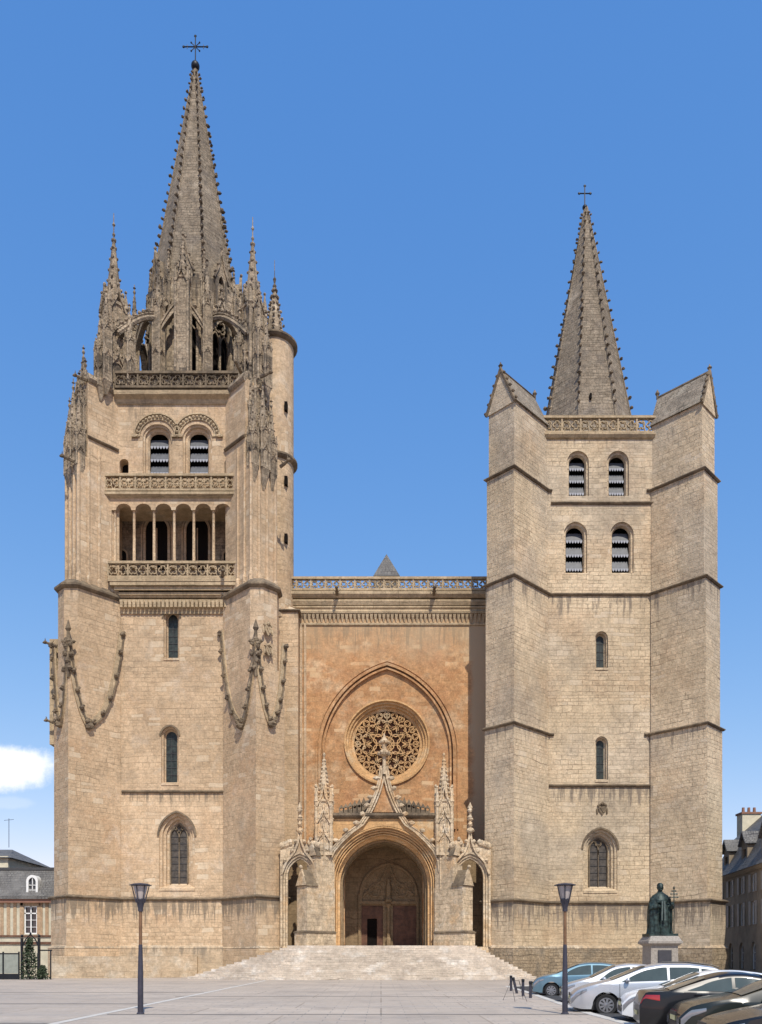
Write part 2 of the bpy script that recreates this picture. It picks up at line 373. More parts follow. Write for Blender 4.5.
def balustrade(name, fr, a0, a1, z0, z1, pitch, mat, parent, posts=None, label=None, thick=.22):
    """pierced stone parapet: rails, posts and quatrefoil bays"""
    root = MB(); n = max(1, round((a1 - a0) / pitch)); p = (a1 - a0) / n; t = thick
    root.band(fr, [(a0, z1 - .1), (a1, z1 - .1)], .2, -.08, t + .08)
    root.band(fr, [(a0, z0 + .09), (a1, z0 + .09)], .18, -.05, t + .05)
    ob = root.build(name, mat, parent, label)
    h = z1 - z0
    m = MB()
    for i in range(n):
        c = a0 + p * (i + .5); zc = z0 + h * .5; r = min(p, h - .36) * .46
        m.band(fr, foil(c, zc, r, 4, 5, 0 if i % 2 else PI / 4), .07, .03, t - .03, True)
        for k in (-1, 1):
            m.band(fr, [(c + k * p * .46, z0 + .18), (c + k * p * .12, zc + k * r)], .05, .05, t - .05)
            m.band(fr, [(c - k * p * .46, z1 - .2), (c - k * p * .15, zc + r)], .05, .05, t - .05)
    m.build('tracery', mat, ob)
    for i in range(0, n + 1, 2 if posts is None else posts):
        q = MB(); c = a0 + p * i; q.band(fr, [(c, z0 + .185), (c, z1 - .205)], .13, -.02, t + .02); q.build('baluster', mat, ob)
    return ob

def pinnacle(cx, cy, z0, w, hs, hp, parent, mat, name='pinnacle', crock=6, rot=0., rod=1.2, tiers=2, label=None, plain_shaft=False, foot=0.):
    """square gothic pinnacle: panelled shaft with gablets, crocketed spirelet, finial"""
    def rp(x, y): c, s_ = math.cos(rot), math.sin(rot); return (cx + x * c - y * s_, cy + x * s_ + y * c)
    m = MB(); h = w / 2
    def sq(a): return [rp(-a, -a), rp(a, -a), rp(a, a), rp(-a, a)]
    m.prism(sq(h), z0, z0 + hs)
    m.prism(sq(h * 1.13), z0, z0 + .2 * w); m.prism(sq(h * 1.16), z0 + hs - .1 * w, z0 + hs + .06 * w)
    if foot: m.prism(sq(h * .25), z0 - foot, z0 + .001, sq(h * 1.1))
    # corner shafts with mini pinnacles
    for sx in (-1, 1):
        for sy in (-1, 1):
            c = rp(sx * h, sy * h); r = .13 * w
            m.lathe(c[0], c[1], [(r, z0), (r, z0 + hs * .95), (r * 1.5, z0 + hs * .97), (r * 1.2, z0 + hs), (0.01, z0 + hs + w * .95)], 6)
            m.blob((c[0], c[1], z0 + hs + w * .9), .09 * w)
    # gablets and niches on the four faces, in tiers
    for k in range(4):
        a = rot + k * PI / 2; ux, uy = math.cos(a), math.sin(a)
        fr = frame(cx + uy * h * 1.02, cy - ux * h * 1.02, ux, uy)
        for t in range(tiers):
            zz = z0 + hs * (1 - t / tiers) - .02; hh = w * (1.25 if t == 0 else .9)
            g = [(-h * .95, zz - hh * .35), (-h * .25, zz + hh * .25), (0, zz + hh * .75), (h * .25, zz + hh * .25), (h * .95, zz - hh * .35)]
            m.band(fr, g, .11 * w, -.14 * w, .1 * w)
            for q, (gx, gz) in enumerate(((-.6, -.02), (-.25, .33), (.25, .33), (.6, -.02))):
                b = fr(gx * h, zz + gz * hh + .04, -.12 * w); m.blob(b, .075 * w, jit=.2)
            b = fr(0, zz + hh * .85, -.06 * w); m.blob(b, .11 * w, rz=.15 * w)
            if not plain_shaft:
                m.band(fr, arch(0, zz - hs * .72 / tiers, zz - .32 * w, zz - .02 * w, w * .55, 4), .07 * w, -.05 * w, .04 * w)
                m.band(fr, [(0, zz - hs * .72 / tiers), (0, zz - .25 * w)], .06 * w, -.04 * w, .03 * w)
    root = m.build(name, mat, parent, label)
    sp = MB(); zt = z0 + hs; o8 = lambda r: [rp(r * math.cos(PI / 8 + k * PI / 4), r * math.sin(PI / 8 + k * PI / 4)) for k in range(8)]
    sp.prism(o8(h * .98), zt, zt + hp, o8(.1))
    for k in range(4):
        for i in range(crock):
            f = (i + .5) / crock * .93; r = h * .95 * (1 - f) + .05; a = PI / 4 + k * PI / 2
            x, y = rp(r * math.cos(a) * 1.08, r * math.sin(a) * 1.08)
            sp.blob((x, y, zt + f * hp + .1), .06 * w + .04, rz=.07 * w + .03, jit=.25)
    sp.build('spirelet', mat, root)
    f = MB(); z = zt + hp
    f.lathe(cx, cy, [(.05, z - .3), (.2 * w * .7, z - .12), (.22 * w * .7, z), (.06, z + .1), (.05, z + .25), (.12, z + .4), (.12, z + .48), (.045, z + .6), (.04, z + .6 + rod * .3), (.13, z + .6 + rod * .4), (.04, z + .6 + rod * .52), (.03, z + .6 + rod)], 8)
    f.build('finial', mat, root)
    return root

# ------------------------------------------------------------------ the cathedral
CATH = empty('cathedral', (0, 68, 0), 'gothic stone cathedral with two unequal spired towers and a rose window', 'cathedral')
YW = 67.5
FR = frame(0, YW)
class Tower: pass
def mk_tower(bL, bR, levels, mat):
    """levels: (z0, z1, len_l, hw_l, len_r, hw_r); diagonal buttresses at the two front corners and plain ones behind"""
    T = Tower(); T.bL, T.bR, T.levels = bL, bR, levels; T.paths = []
    KL = Vector((bL, YW)); KR = Vector((bR, YW)); T.KL, T.KR = KL, KR
    return T
def bpoly(K, d, ln, hw, back=1.2):
    K = Vector(K); d = Vector(d); p = Vector((-d.y, d.x))
    return [K - d * back + p * hw, K + d * ln + p * hw, K + d * ln - p * hw, K - d * back - p * hw]
DL, DR = Vector((-SQ, -SQ)), Vector((SQ, -SQ))
def tower_path(T, ln_l, hw_l, ln_r, hw_r, yw=YW):
    a = bpoly(T.KL, DL, ln_l, hw_l); b = bpoly(T.KR, DR, ln_r, hw_r)
    A, C = a[1], a[2]; C2, A2 = b[1], b[2]
    return [(T.bL, C.y + (T.bL - C.x)), tuple(C), tuple(A), (A.x + (yw - A.y), yw), (A2.x - (yw - A2.y), yw), tuple(A2), tuple(C2), (T.bR, C2.y + (C2.x - T.bR))]
def strcourse(path, z, parent, label=None, prof=STR, name='string_course', mat=None):
    m = MB(); m.sweep(path, prof, z); return m.build(name, mat or M['trim'], parent, label)

def splay(fr, cx, z0, zs, za, w, rings, mat, parent, name='window', label=None):
    """moulded window reveal; rings = (extra half width, depth) from outside in"""
    m = MB(); rr = []
    for e, d in rings:
        rr.append([fr(a, z, d) for a, z in arch(cx, z0 - e * .6, zs, za + e * 1.05, w + 2 * e)])
    m.loft(rr, True, False)
    return m.build(name, mat, parent, label)
def hole(cx, z0, zs, za, w, e): return arch(cx, z0 - e * .6, zs, za + e * 1.05, w + 2 * e)

def lancet(fr, cx, z0, zs, za, w, mat, rings, tracery=0, label=None, name='window', hood=.0):
    ob = splay(fr, cx, z0, zs, za, w, rings, mat, CATH, name, label)
    d = rings[-1][1]
    g = MB(); g.plate(fr, arch(cx, z0 - .04, zs, za + .03, w + .1), [], d + .02, d + .08); g.build('glass', M['glass2' if tracery else 'glass'], ob)
    b = MB()
    nz = int((za - z0) / .55)
    for i in range(1, nz): b.band(fr, [(cx - w / 2 + .02, z0 + (za - z0) * i / nz), (cx + w / 2 - .02, z0 + (za - z0) * i / nz)], .035, d - .02, d + .02)
    if not tracery: b.band(fr, [(cx, z0), (cx, za - .05)], .03, d - .02, d + .02)
    b.build('glazing_bar', M['lead'], ob)
    if tracery:
        t = MB(); t.band(fr, [(cx, z0), (cx, zs)], .075, d - .1, d + .01)
        for k in (-1, 1): t.band(fr, arch(cx + k * w / 4, zs - .4, zs, zs + w * .48, w / 2 - .04, 5), .06, d - .1, d)
        t.band(fr, foil(cx, zs + (za - zs) * .62, w * .2, 4), .05, d - .1, d, True)
        t.band(fr, arch(cx, z0, zs, za - .04, w - .05), .1, d - .14, d)
        t.build('tracery', M['trim'], ob)
    s = MB(); e = rings[0][0]
    s.add([fr(cx - w / 2 - e * .8, z0 - .05, d), fr(cx + w / 2 + e * .8, z0 - .05, d), fr(cx + w / 2 + e, z0 - e * .6 - .02, -.06), fr(cx - w / 2 - e, z0 - e * .6 - .02, -.06),
           fr(cx - w / 2 - e, z0 - e * .6 - .2, -.06), fr(cx + w / 2 + e, z0 - e * .6 - .2, -.06), fr(cx + w / 2 + e, z0 - e * .6 - .2, .01), fr(cx - w / 2 - e, z0 - e * .6 - .2, .01)],
          [(0, 1, 2, 3), (3, 2, 5, 4), (4, 5, 6, 7), (0, 3, 4, 7), (1, 6, 5, 2)])
    s.build('sill', mat, ob)
    if hood:
        h = MB(); h.band(fr, hole(cx, z0, zs, za, w, e + .08)[1:-1], .14, -hood, .05); h.build('hood_mould', M['trim'], ob)
    return ob

def belfry(fr, cx, z0, zs, za, w, mat, rings, label=None, rows=3):
    ob = splay(fr, cx, z0, zs, za, w, rings, mat, CATH, 'belfry_window', label); d = rings[-1][1]
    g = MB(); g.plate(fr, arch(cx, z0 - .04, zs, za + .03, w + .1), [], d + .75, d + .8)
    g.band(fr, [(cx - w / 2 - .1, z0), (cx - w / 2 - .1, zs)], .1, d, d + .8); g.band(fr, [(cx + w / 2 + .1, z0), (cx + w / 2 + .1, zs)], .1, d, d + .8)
    g.build('recess_shade', M['dark'], ob)  # black plates stand in for the shade behind the louvres
    hh = (za - z0) / (rows + .25)
    for i in range(rows):
        m = MB(); zt = z0 + hh * (i + 1) - .04; zb = z0 + hh * i + hh * .42
        x0, x1 = cx - w / 2 + .015, cx + w / 2 - .015; zb = z0 + hh * i + hh * .34
        m.mi = 0
        m.add([fr(x0, zt, d + .26), fr(x1, zt, d + .26), fr(x1, zb, d + .02), fr(x0, zb, d + .02), fr(x0, zt - .05, d + .28), fr(x1, zt - .05, d + .28), fr(x1, zb - .05, d + .02), fr(x0, zb - .05, d + .02)],
              [(0, 1, 2, 3), (4, 7, 6, 5), (0, 3, 7, 4), (1, 5, 6, 2), (3, 2, 6, 7)])
        m.mi = 1; n = 6; p = (x1 - x0) / n
        for k in range(n):
            a = x0 + p * k; y = .0
            m.add([fr(a + .01, zb + .03, d - .02), fr(a + p - .01, zb + .03, d - .02), fr(a + p * .85, zb - .12, d - .02), fr(a + p * .5, zb - .22, d - .02), fr(a + p * .15, zb - .12, d - .02),
                   fr(a + .01, zb + .03, d + .0), fr(a + p - .01, zb + .03, d), fr(a + p * .85, zb - .12, d), fr(a + p * .5, zb - .22, d), fr(a + p * .15, zb - .12, d)],
                  [(0, 1, 2, 3, 4), (9, 8, 7, 6, 5), (0, 5, 6, 1), (1, 6, 7, 2), (2, 7, 8, 3), (3, 8, 9, 4), (4, 9, 5, 0)])
        m.build('louvre', [M['louvre'], M['louvre_edge']], ob)
    return ob

def spire(cx, cy, z0, z1, r0, mat, n_cr, cr=.17, label=None, zc0=None, r1=.12):
    bul = .0
    rings = []; m = MB()
    for i in range(25):
        t = i / 24; rr = r0 + (r1 - r0) * t + bul * math.sin(PI * t)
        rings.append([(cx + rr * math.cos(PI / 8 + k * PI / 4), cy + rr * math.sin(PI / 8 + k * PI / 4), z0 + (z1 - z0) * t) for k in range(8)])
    m.loft(rings)
    for k in range(8):
        a = PI / 8 + k * PI / 4
        m.tube([(cx + (r0 + .02) * math.cos(a), cy + (r0 + .02) * math.sin(a), z0), (cx + ((r0 + r1) / 2 + .02) * math.cos(a), cy + ((r0 + r1) / 2 + .02) * math.sin(a), (z0 + z1) / 2), (cx + r1 * math.cos(a), cy + r1 * math.sin(a), z1)], .1, 5, .05)
    c = m; c.mi = 1
    for k in range(8):
        a = PI / 8 + k * PI / 4
        for i in range(n_cr):
            t = (i + .5) / n_cr * .985; zz = z0 + (z1 - z0) * t
            if zc0 and zz < zc0: continue
            rr = r0 + (r1 - r0) * t + bul * math.sin(PI * t); s_ = cr * (1.1 - .45 * t) * random.uniform(.85, 1.15)
            x, y = cx + (rr + s_ * .9) * math.cos(a), cy + (rr + s_ * .9) * math.sin(a)
            c.tube([(cx + rr * math.cos(a), cy + rr * math.sin(a), zz - s_), (x, y, zz)], s_ * .4, 4)
            c.blob((x + .3 * s_ * math.cos(a), y + .3 * s_ * math.sin(a), zz + s_ * .1), s_ * random.uniform(.7, .95), s_ * random.uniform(.7, .95), s_ * random.uniform(.55, .85), .35)
    return m.build('spire', [mat, M['trim']], CATH, label)
def iron_cross(cx, cy, z, h, w, parent, ball=.3, ornate=True):
    m = MB(); m.sphere((cx, cy, z + ball * .8), ball, ball, ball, 12, 8); m.build('cross_ball', M['iron'], parent, smooth=True)
    m = MB(); t = .05; z0 = z + ball * 1.5
    m.tube([(cx, cy, z0), (cx, cy, z + h)], t, 6); zc = z + h * .68
    m.tube([(cx - w / 2, cy, zc), (cx + w / 2, cy, zc)], t, 6)
    for p in ((cx - w / 2, zc), (cx + w / 2, zc), (cx, z + h)):
        m.blob((p[0], cy, p[1]), .13, .07, .13)
    if ornate:
        for k in range(4):
            a = PI / 4 + k * PI / 2; m.tube([(cx + .05 * math.cos(a), cy, zc + .05 * math.sin(a)), (cx + w * .24 * math.cos(a), cy, zc + w * .24 * math.sin(a))], .035, 5)
            m.blob((cx + w * .25 * math.cos(a), cy, zc + w * .25 * math.sin(a)), .08)
        for s_ in (-1, 1): m.tube([(cx + s_ * w * .35, cy, zc - .18), (cx + s_ * w * .35, cy, zc + .18)], .03, 5)
    m.build('iron_cross', M['iron'], parent)

def gargoyle(x, y, z, dx, dy, ln=1.5, mat=None):
    m = MB(); d = Vector((dx, dy, 0)).normalized()
    p = [Vector((x, y, z)) + d * ln * t + Vector((0, 0, h)) for t, h in ((-.2, -.05), (.3, .02), (.6, .1), (.85, .16), (1., .12))]
    for i, r_ in enumerate((.15, .13, .1, .12)):
        m.tube([p[i], p[i + 1]], r_, 6, r_ * .85)
    q = p[3]; m.blob(q, .17, .17, .15, .2); m.blob(p[4], .1, .1, .08)
    s_ = Vector((-d.y, d.x, 0))
    for k in (-1, 1):
        m.tube([q + s_ * k * .08 + Vector((0, 0, .1)), q + s_ * k * .16 + Vector((0, 0, .3))], .05, 4, .01)
        m.tube([p[1] + s_ * k * .1, p[1] + s_ * k * .3 + Vector((0, 0, .25)) - d * .2], .06, 4, .02)
    return m.build('gargoyle', mat or M['trim'], CATH)

# ================= RIGHT TOWER
TR = mk_tower(11.86, 23.9, None, None)
RL = [(0, 2.35, 3.95, 1.62, 3.95, 1.6, .45), (2.35, 6.05, 3.75, 1.48, 3.75, 1.46, .22), (6.05, 19.85, 3.6, 1.42, 3.5, 1.42, 0), (19.85, 31.35, 3.52, 1.38, 3.35, 1.36, 0),
      (31.35, 39.85, 3.45, 1.32, 3.18, 1.28, 0), (39.85, 45.4, 3.3, 1.24, 2.98, 1.18, 0)]
# front wall sheet
def hpx(cx, y0, y1, ys, w, e=0):   # helper, pixel measurements at the tower plane
    return px(cx, YW), pz(y1, YW), pz(ys, YW), pz(y0, YW), w * YW / F
WR = {}
rg_small = [(.22, 0), (.22, .12), (.12, .2), (.1, .42), (0, .5)]
rg_bel = [(.26, 0), (.24, .18), (.08, .22), (.0, .5)]
rg_big = [(.62, 0), (.6, .12), (.42, .16), (.40, .34), (.2, .4), (.18, .62), (0, .72)]
sm1 = hpx(601.5, 634, 666, 638, 7.5); sm2 = hpx(601.5, 739, 778, 743, 7.5)
bel = [hpx(578, 454, 494, 462, 15.5), hpx(618, 454, 494, 462, 15.5), hpx(575.5, 525, 571, 534, 17), hpx(622, 525, 571, 534, 17)]
big = hpx(600.3, 837, 886, 849, 19)
holes = [hole(*sm1, .22), hole(*sm2, .22)] + [hole(*b, .26) for b in bel] + [hole(*big, .62)]
m = MB(); m.plate(FR, [(TR.bL, 0), (TR.bR, 0), (TR.bR, 44.4), (TR.bL, 44.4)], holes, 0, .9)
m.box(TR.bL, TR.bL + .9, YW + .9, 79.5, 0, 44.4); m.box(TR.bR - .9, TR.bR, YW + .9, 79.5, 0, 44.4); m.box(TR.bL + .9, TR.bR - .9, 78.6, 79.5, 0, 44.4)
m.box(TR.bL, TR.bR, YW, 79.5, 44.402, 44.7)
m.build('tower_wall', M['right'], CATH, 'plain right tower of the cathedral')
for w_ in (sm1, sm2): lancet(FR, *w_, M['right'], rg_small)
for w_ in bel: belfry(FR, *w_, M['right'], rg_bel)
lancet(FR, *big, M['right'], rg_big, 1, hood=.1, label='tall traceried window low in the right tower')
for side, K, d in (('l', TR.KL, DL), ('r', TR.KR, DR)):
    m = MB()
    for (z0, z1, l1, h1, l2, h2, off) in RL:
        ln, hw = (l1, h1) if side == 'l' else (l2, h2)
        m.mi = 1 if z0 < 1 else 0
        m.prism([tuple(p) for p in bpoly(K, d, ln, hw)], z0, z1)
    ob = m.build('buttress', [M['right'], M['plinthR']], CATH)
    # gabled stone roof along the diagonal
    ln, hw = (RL[-1][2], RL[-1][3]) if side == 'l' else (RL[-1][4], RL[-1][5])
    p = Vector((-d.y, d.x)); r = MB(); ov = .18; e0 = K + d * (ln + .02); e1 = K - d * 1.3; zt = 45.3; zr = 48.1
    def P3(q, z): return (q.x, q.y, z)
    r.add([P3(e0 + p * (hw + ov), zt - .15), P3(e0, zr), P3(e0 - p * (hw + ov), zt - .15), P3(e1 + p * (hw + ov), zt - .15), P3(e1, zr), P3(e1 - p * (hw + ov), zt - .15)],
          [(0, 1, 2), (5, 4, 3), (0, 3, 4, 1), (1, 4, 5, 2), (0, 2, 5, 3)])
    ro = r.build('gable_roof', M['roof'], ob)
    g = MB(); e2 = K + d * (ln + .1)
    g.add([P3(e2 + p * hw, zt - .3), P3(e2, zr - .15), P3(e2 - p * hw, zt - .3), P3(e0 - d * .3 + p * hw, zt - .3), P3(e0 - d * .3, zr - .15), P3(e0 - d * .3 - p * hw, zt - .3)],
          [(0, 1, 2), (5, 4, 3), (0, 3, 4, 1), (1, 4, 5, 2), (0, 2, 5, 3)])
    g.build('gable_wall', M['right'], ob)
    c = MB()
    for k in (-1, 1):
        a, b = e2 + p * k * (hw + ov), e2
        c.tube([P3(a, zt - .3), P3(b, zr + .05)], .13, 5)
        for i in range(5):
            t = (i + .2) / 5; q = a + (b - a) * t + p * k * .12; c.blob((q.x, q.y, zt - .3 + (zr - zt + .3) * t + .12), .14, jit=.2)
    c.lathe(e2.x, e2.y, [(.1, zr - .1), (.1, zr + .2), (.2, zr + .3), (.1, zr + .4), (.02, zr + .6)], 6)
    c.tube([P3(e2, zr + .02), P3(e1, zr + .02)], .09, 5)
    c.lathe(e1.x, e1.y, [(.1, zr - .1), (.1, zr + .2), (.2, zr + .35), (.02, zr + .7)], 6)
    c.build('coping', M['trim'], ob)
# base course thickening of the wall
for (z0, z1, l1, h1, l2, h2, off) in RL[:2]:
    m = MB(); m.box(TR.bL, TR.bR, YW - off, YW - .003, z0 + .002, z1); m.build('plinth', M['right'] if z0 > 1 else M['plinthR'], CATH)
strcourse(tower_path(TR, 3.75, 1.48, 3.75, 1.46, YW - .22), 6.05, CATH)
strcourse(tower_path(TR, 3.95, 1.62, 3.95, 1.6, YW - .45), 2.35, CATH, prof=[(-.1, -.05), (.0, -.05), (.03, 0), (-.3, .3)], mat=M['plinth'], name='plinth_weathering')
for i, zz in ((2, 19.85), (3, 31.35), (4, 39.85)):
    l = RL[i]; p_ = tower_path(TR, l[2], l[3], l[4], l[5])
    if i == 3: strcourse(p_, zz, CATH)
    else: strcourse(p_[:3] + [(p_[3][0] + .0, p_[3][1]), (p_[3][0] + .3, p_[3][1])], zz, CATH); strcourse([(p_[4][0] - .3, p_[4][1])] + p_[4:], zz, CATH)
strcourse([(px(551, YW), YW), (px(653, YW), YW)], pz(503.5, YW), CATH)
strcourse([(px(549, YW), YW), (px(655, YW), YW)], pz(786, YW), CATH)
strcourse([(13.4, YW), (22.4, YW)], 44.35, CATH, prof=[(-.05, -.3), (.15, -.2), (.3, 0), (.3, .12), (-.05, .2)], name='cornice', mat=M['cornice'])
balustrade('balustrade', frame(0, YW - .05), 13.3, 22.5, 44.56, 46.0, .78, M['cornice'], CATH)
# carved shield and small bosses
def shield(fr, a, z, s_, mat):
    m = MB(); m.plate(fr, [(a - .3 * s_, z + .35 * s_), (a - .3 * s_, z - .05 * s_), (a, z - .45 * s_), (a + .3 * s_, z - .05 * s_), (a + .3 * s_, z + .35 * s_)], [], -.1, .02)
    m.band(fr, [(a - .4 * s_, z + .35 * s_), (a, z + .62 * s_), (a + .4 * s_, z + .35 * s_)], .12 * s_, -.14, .02)
    m.band(fr, [(a - .12 * s_, z + .2 * s_), (a + .1 * s_, z - .2 * s_)], .1 * s_, -.16, -.09)
    m.blob(fr(a, z + .5 * s_, -.1), .16 * s_, jit=.2)
    for k in (-1, 1): m.blob(fr(a + k * .42 * s_, z - .1 * s_, -.05), .1 * s_, rz=.3 * s_)
    return m.build('carved_shield', mat, CATH)
shield(FR, px(602, YW), pz(810, YW), .95, M['trim'])
sp = spire(18.3, 73.5, 44.7, 68.6, 4.63, M['spire'], 26, .2, 'plain octagonal spire of the right tower', zc0=48)
iron_cross(18.2, 73.5, 68.4, 2.1, 1.0, sp, .22, False)
for (x, z) in ((px(592, 69.4), 49.0),):
    m = MB(); m.box(x - .08, x + .08, 69.75, 70.2, z, z + .45); m.build('slit_shade', M['dark'], sp)  # black block paints the shade of a slit

# ================= LEFT TOWER
TL = mk_tower(-23.1, -11.06, None, None)
cxl = (TL.bL + TL.bR) / 2
LL = [(0, 2.35, 3.6, 1.55, 3.6, 1.62, .45), (2.35, 6.35, 3.4, 1.42, 3.45, 1.52, .22), (6.35, 20.0, 3.2, 1.3, 3.25, 1.42, 0)]
l1 = hpx(171.5, 612, 656, 618, 9.5); l2 = hpx(170, 730, 781, 736, 11); l3 = hpx(177, 822, 883, 836, 18)
holes = [hole(*l1, .26), hole(*l2, .26), hole(*l3, .72)]
ZB = 31.0
m = MB(); m.plate(FR, [(TL.bL, 0), (TL.bR, 0), (TL.bR, ZB), (TL.bL, ZB)], holes, 0, .9)
m.box(TL.bL, TL.bL + .9, YW + .9, 79.5, 0, 47.5); m.box(TL.bR - .9, TL.bR, YW + .9, 79.5, 0, 47.5); m.box(TL.bL + .9, TL.bR - .9, 78.6, 79.5, 0, 47.5)
m.build('tower_wall', M['left'], CATH, 'ornate left tower of the cathedral')
rg_l = [(.26, 0), (.24, .14), (.13, .22), (.1, .45), (0, .55)]
lancet(FR, *l1, M['left'], rg_l, hood=.08); lancet(FR, *l2, M['left'], rg_l, hood=.08)
lancet(FR, *l3, M['left'], [(.72, 0), (.7, .14), (.5, .18), (.48, .4), (.26, .46), (.24, .68), (0, .8)], 1, hood=.12, label='tall traceried window low in the left tower')
# belfry stage
zb0, zb1 = pz(476, YW), 47.5
bl = [hpx(157.5, 430, 473, 438, 18.5), hpx(197.5, 430, 473, 438, 18.5)]
def side_holes(y0, y1, ys, w): return [hpx(c, y0, y1, ys, w) for c in (124, 229)]
sh = side_holes(459, 473, 463, 9)
m = MB(); m.plate(FR, [(TL.bL, 39.8), (TL.bR, 39.8), (TL.bR, zb1), (TL.bL, zb1)], [hole(*b, .45) for b in bl] + [arch(*h_) for h_ in sh], 0, .9)
m.box(TL.bL, TL.bR, YW, 79.5, 47.503, 47.8)
m.build('belfry_wall', M['left'], CATH)
for b in bl:
    ob = belfry(FR, *b, M['left'], [(.45, 0), (.43, .12), (.3, .16), (.28, .34), (.12, .4), (0, .6)])
    h = MB(); cx_, z0_, zs_, za_, w_ = b
    o_ = arch(cx_, zs_ + .1, zs_ + .1, za_ + 1.0, w_ + 1.75)
    h.band(FR, o_, .42, -.1, .02); h.band(FR, arch(cx_, zs_ + .1, zs_ + .1, za_ + 1.22, w_ + 2.2), .1, -.22, .02)
    for q in arch(cx_, zs_ + .1, zs_ + .1, za_ + 1.0, w_ + 1.75, 8)[1:-1]: h.blob(FR(q[0], q[1], -.12), .14, jit=.3)
    for k in (-1, 1): h.band(FR, [(cx_ + k * (w_ / 2 + .98), zs_ + .1), (cx_ + k * (w_ / 2 + .98) + k * .35, zs_ + .1)], .2, -.2, .02)
    h.build('hood_mould', M['cornice'], ob)
for h_ in sh:
    g = MB(); g.plate(FR, arch(*h_[:4], h_[4] + .1), [], .8, .88); g.build('opening_shade', M['dark'], CATH)  # black plate paints in the opening's shade
# loggia stage
ZF, ZO, ZC = 32.4, 33.7, 39.0
LY = 67.0; FL = frame(0, LY)
lx0, lx1 = px(106, LY), px(238, LY)
m = MB(); m.box(lx0 + .2, lx1 - .2, 70.6, 71, 31.0, 39.8)
# rear wall openings are flat black plates that paint in the shade, with arched surrounds
m.box(lx0 + .2, lx1 - .2, 66.9, 70.6, 31.3, 32.2)
m.build('loggia_rear_wall', M['weath'], CATH)  # darker stone used to stand in for the loggia's shade
FB = frame(0, 70.6)
for c in (157, 197.5):
    cx_ = px(c, 70.6); z0_ = pz(570, 70.6); za_ = pz(517, 70.6)
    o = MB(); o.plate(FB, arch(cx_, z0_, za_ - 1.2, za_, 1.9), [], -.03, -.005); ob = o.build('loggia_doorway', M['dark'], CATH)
    o = MB(); o.band(FB, arch(cx_, z0_, za_ - 1.2, za_ + .08, 2.08), .2, -.16, -.002); o.band(FB, arch(cx_, z0_, za_ - 1.2, za_ + .35, 2.6), .12, -.08, -.002); o.band(FB, [(cx_, z0_), (cx_, za_ - 1)], .1, -.12, -.03); o.build('surround', M['left'], ob)
for c in (121.5, 229):
    cx_ = px(c, 70.6); z0_ = pz(566, 70.6)
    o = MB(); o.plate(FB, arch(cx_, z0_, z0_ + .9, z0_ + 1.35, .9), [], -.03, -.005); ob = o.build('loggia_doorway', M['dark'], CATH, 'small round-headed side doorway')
    o = MB(); o.band(FB, arch(cx_, z0_, z0_ + .9, z0_ + 1.4, 1.02), .14, -.1, -.002); o.build('surround', M['left'], ob)
# arcade: columns and the wall they carry
cols = [114, 133.3, 153.3, 173.5, 193.2, 213, 232.6]
bays = []
for a, b in zip(cols[:-1], cols[1:]):
    c0, c1 = px(a, LY) + .16, px(b, LY) - .16; zz = pz(510, LY); top = pz(503.5, LY); w_ = c1 - c0; cc = (c0 + c1) / 2
    q = [(c1, 34.), (c1, zz)]
    for i in range(1, 8): t = PI * i / 8; q.append((cc + w_ / 2 * math.cos(t), zz + (top - zz) * math.sin(t)))
    q += [(c0, zz), (c0, 34.)]; bays.append(q)
m = MB(); pts = [(lx0, 40.2), (lx0, ZF), (px(114, LY) - .16, ZF), (px(114, LY) - .16, bays[0][-2][1])]
low = []
for q in bays: low += q[::-1][1:-1] if False else [(a, b) for a, b in q[::-1] if b > 34.5]
outl = [(lx0, 39.8), (lx0, ZF), (px(114, LY) - .2, ZF), (px(114, LY) - .2, low[0][1] - .0)] + low + [(px(232.6, LY) + .2, low[-1][1]), (px(232.6, LY) + .2, ZF), (lx1, ZF), (lx1, 39.8)]
m.plate(FL, outl, [], 0, .6)
m.box(lx0, lx1, LY + .602, 71, 39.0, 39.8)
lg = m.build('loggia_arcade', M['left'], CATH)
for c in cols:
    x = px(c, LY); m = MB()
    m.lathe(x, LY + .25, [(.2, 33.3), (.2, 33.65), (.13, 33.75), (.115, 36.5), (.115, 38.1), (.15, 38.15), (.21, 38.4), (.21, 38.5)], 10); m.build('column', M['left'], lg, smooth=True)
# balconies
FBal = frame(0, 66.55)
ba0, ba1 = px(108, 66.55), px(237.5, 66.55)
m = MB(); m.box(ba0, ba1, 66.45, 67.0, 32.0, 32.25)
for i, (o, z0_, z1_) in enumerate(((.3, 31.7, 32.0), (.6, 31.4, 31.7), (1.0, 31.1, 31.4))):
    m.box(ba0 + .15 + i * .3, ba1 - .15 - i * .3, 66.5 + i * .2, 67.5, z0_, z1_ - .002)
m.sweep([(px(113, 67), 67.45), (px(234, 67), 67.45)], [(-.1, -.4), (.35, -.35), (.5, -.1), (.5, .15), (-.1, .2)], 31.3)
bc = m.build('balcony_corbel', M['cornice'], CATH)
m = MB(); n = 26
for i in range(n):
    x = px(122, 67.2) + (px(226, 67.2) - px(122, 67.2)) * i / (n - 1); m.box(x - .11, x + .11, 67.02, 67.5, 30.15, 30.75)
m.sweep([(px(121, YW), YW), (px(227, YW), YW)], [(-.1, -.3), (.08, -.3), (.12, 0), (.4, .5), (.4, .7), (-.1, .7)], 30.1)
m.sweep([(px(121, YW), YW), (px(227, YW), YW)], [(-.1, 0), (.12, 0), (.12, .12), (-.1, .12)], 29.75)
m.build('corbel_table', M['cornice'], CATH)
balustrade('balustrade', FBal, ba0, ba1, 32.28, 33.65, .8, M['cornice'], CATH, label='carved parapet in front of the loggia')
FB2 = frame(0, 66.7)
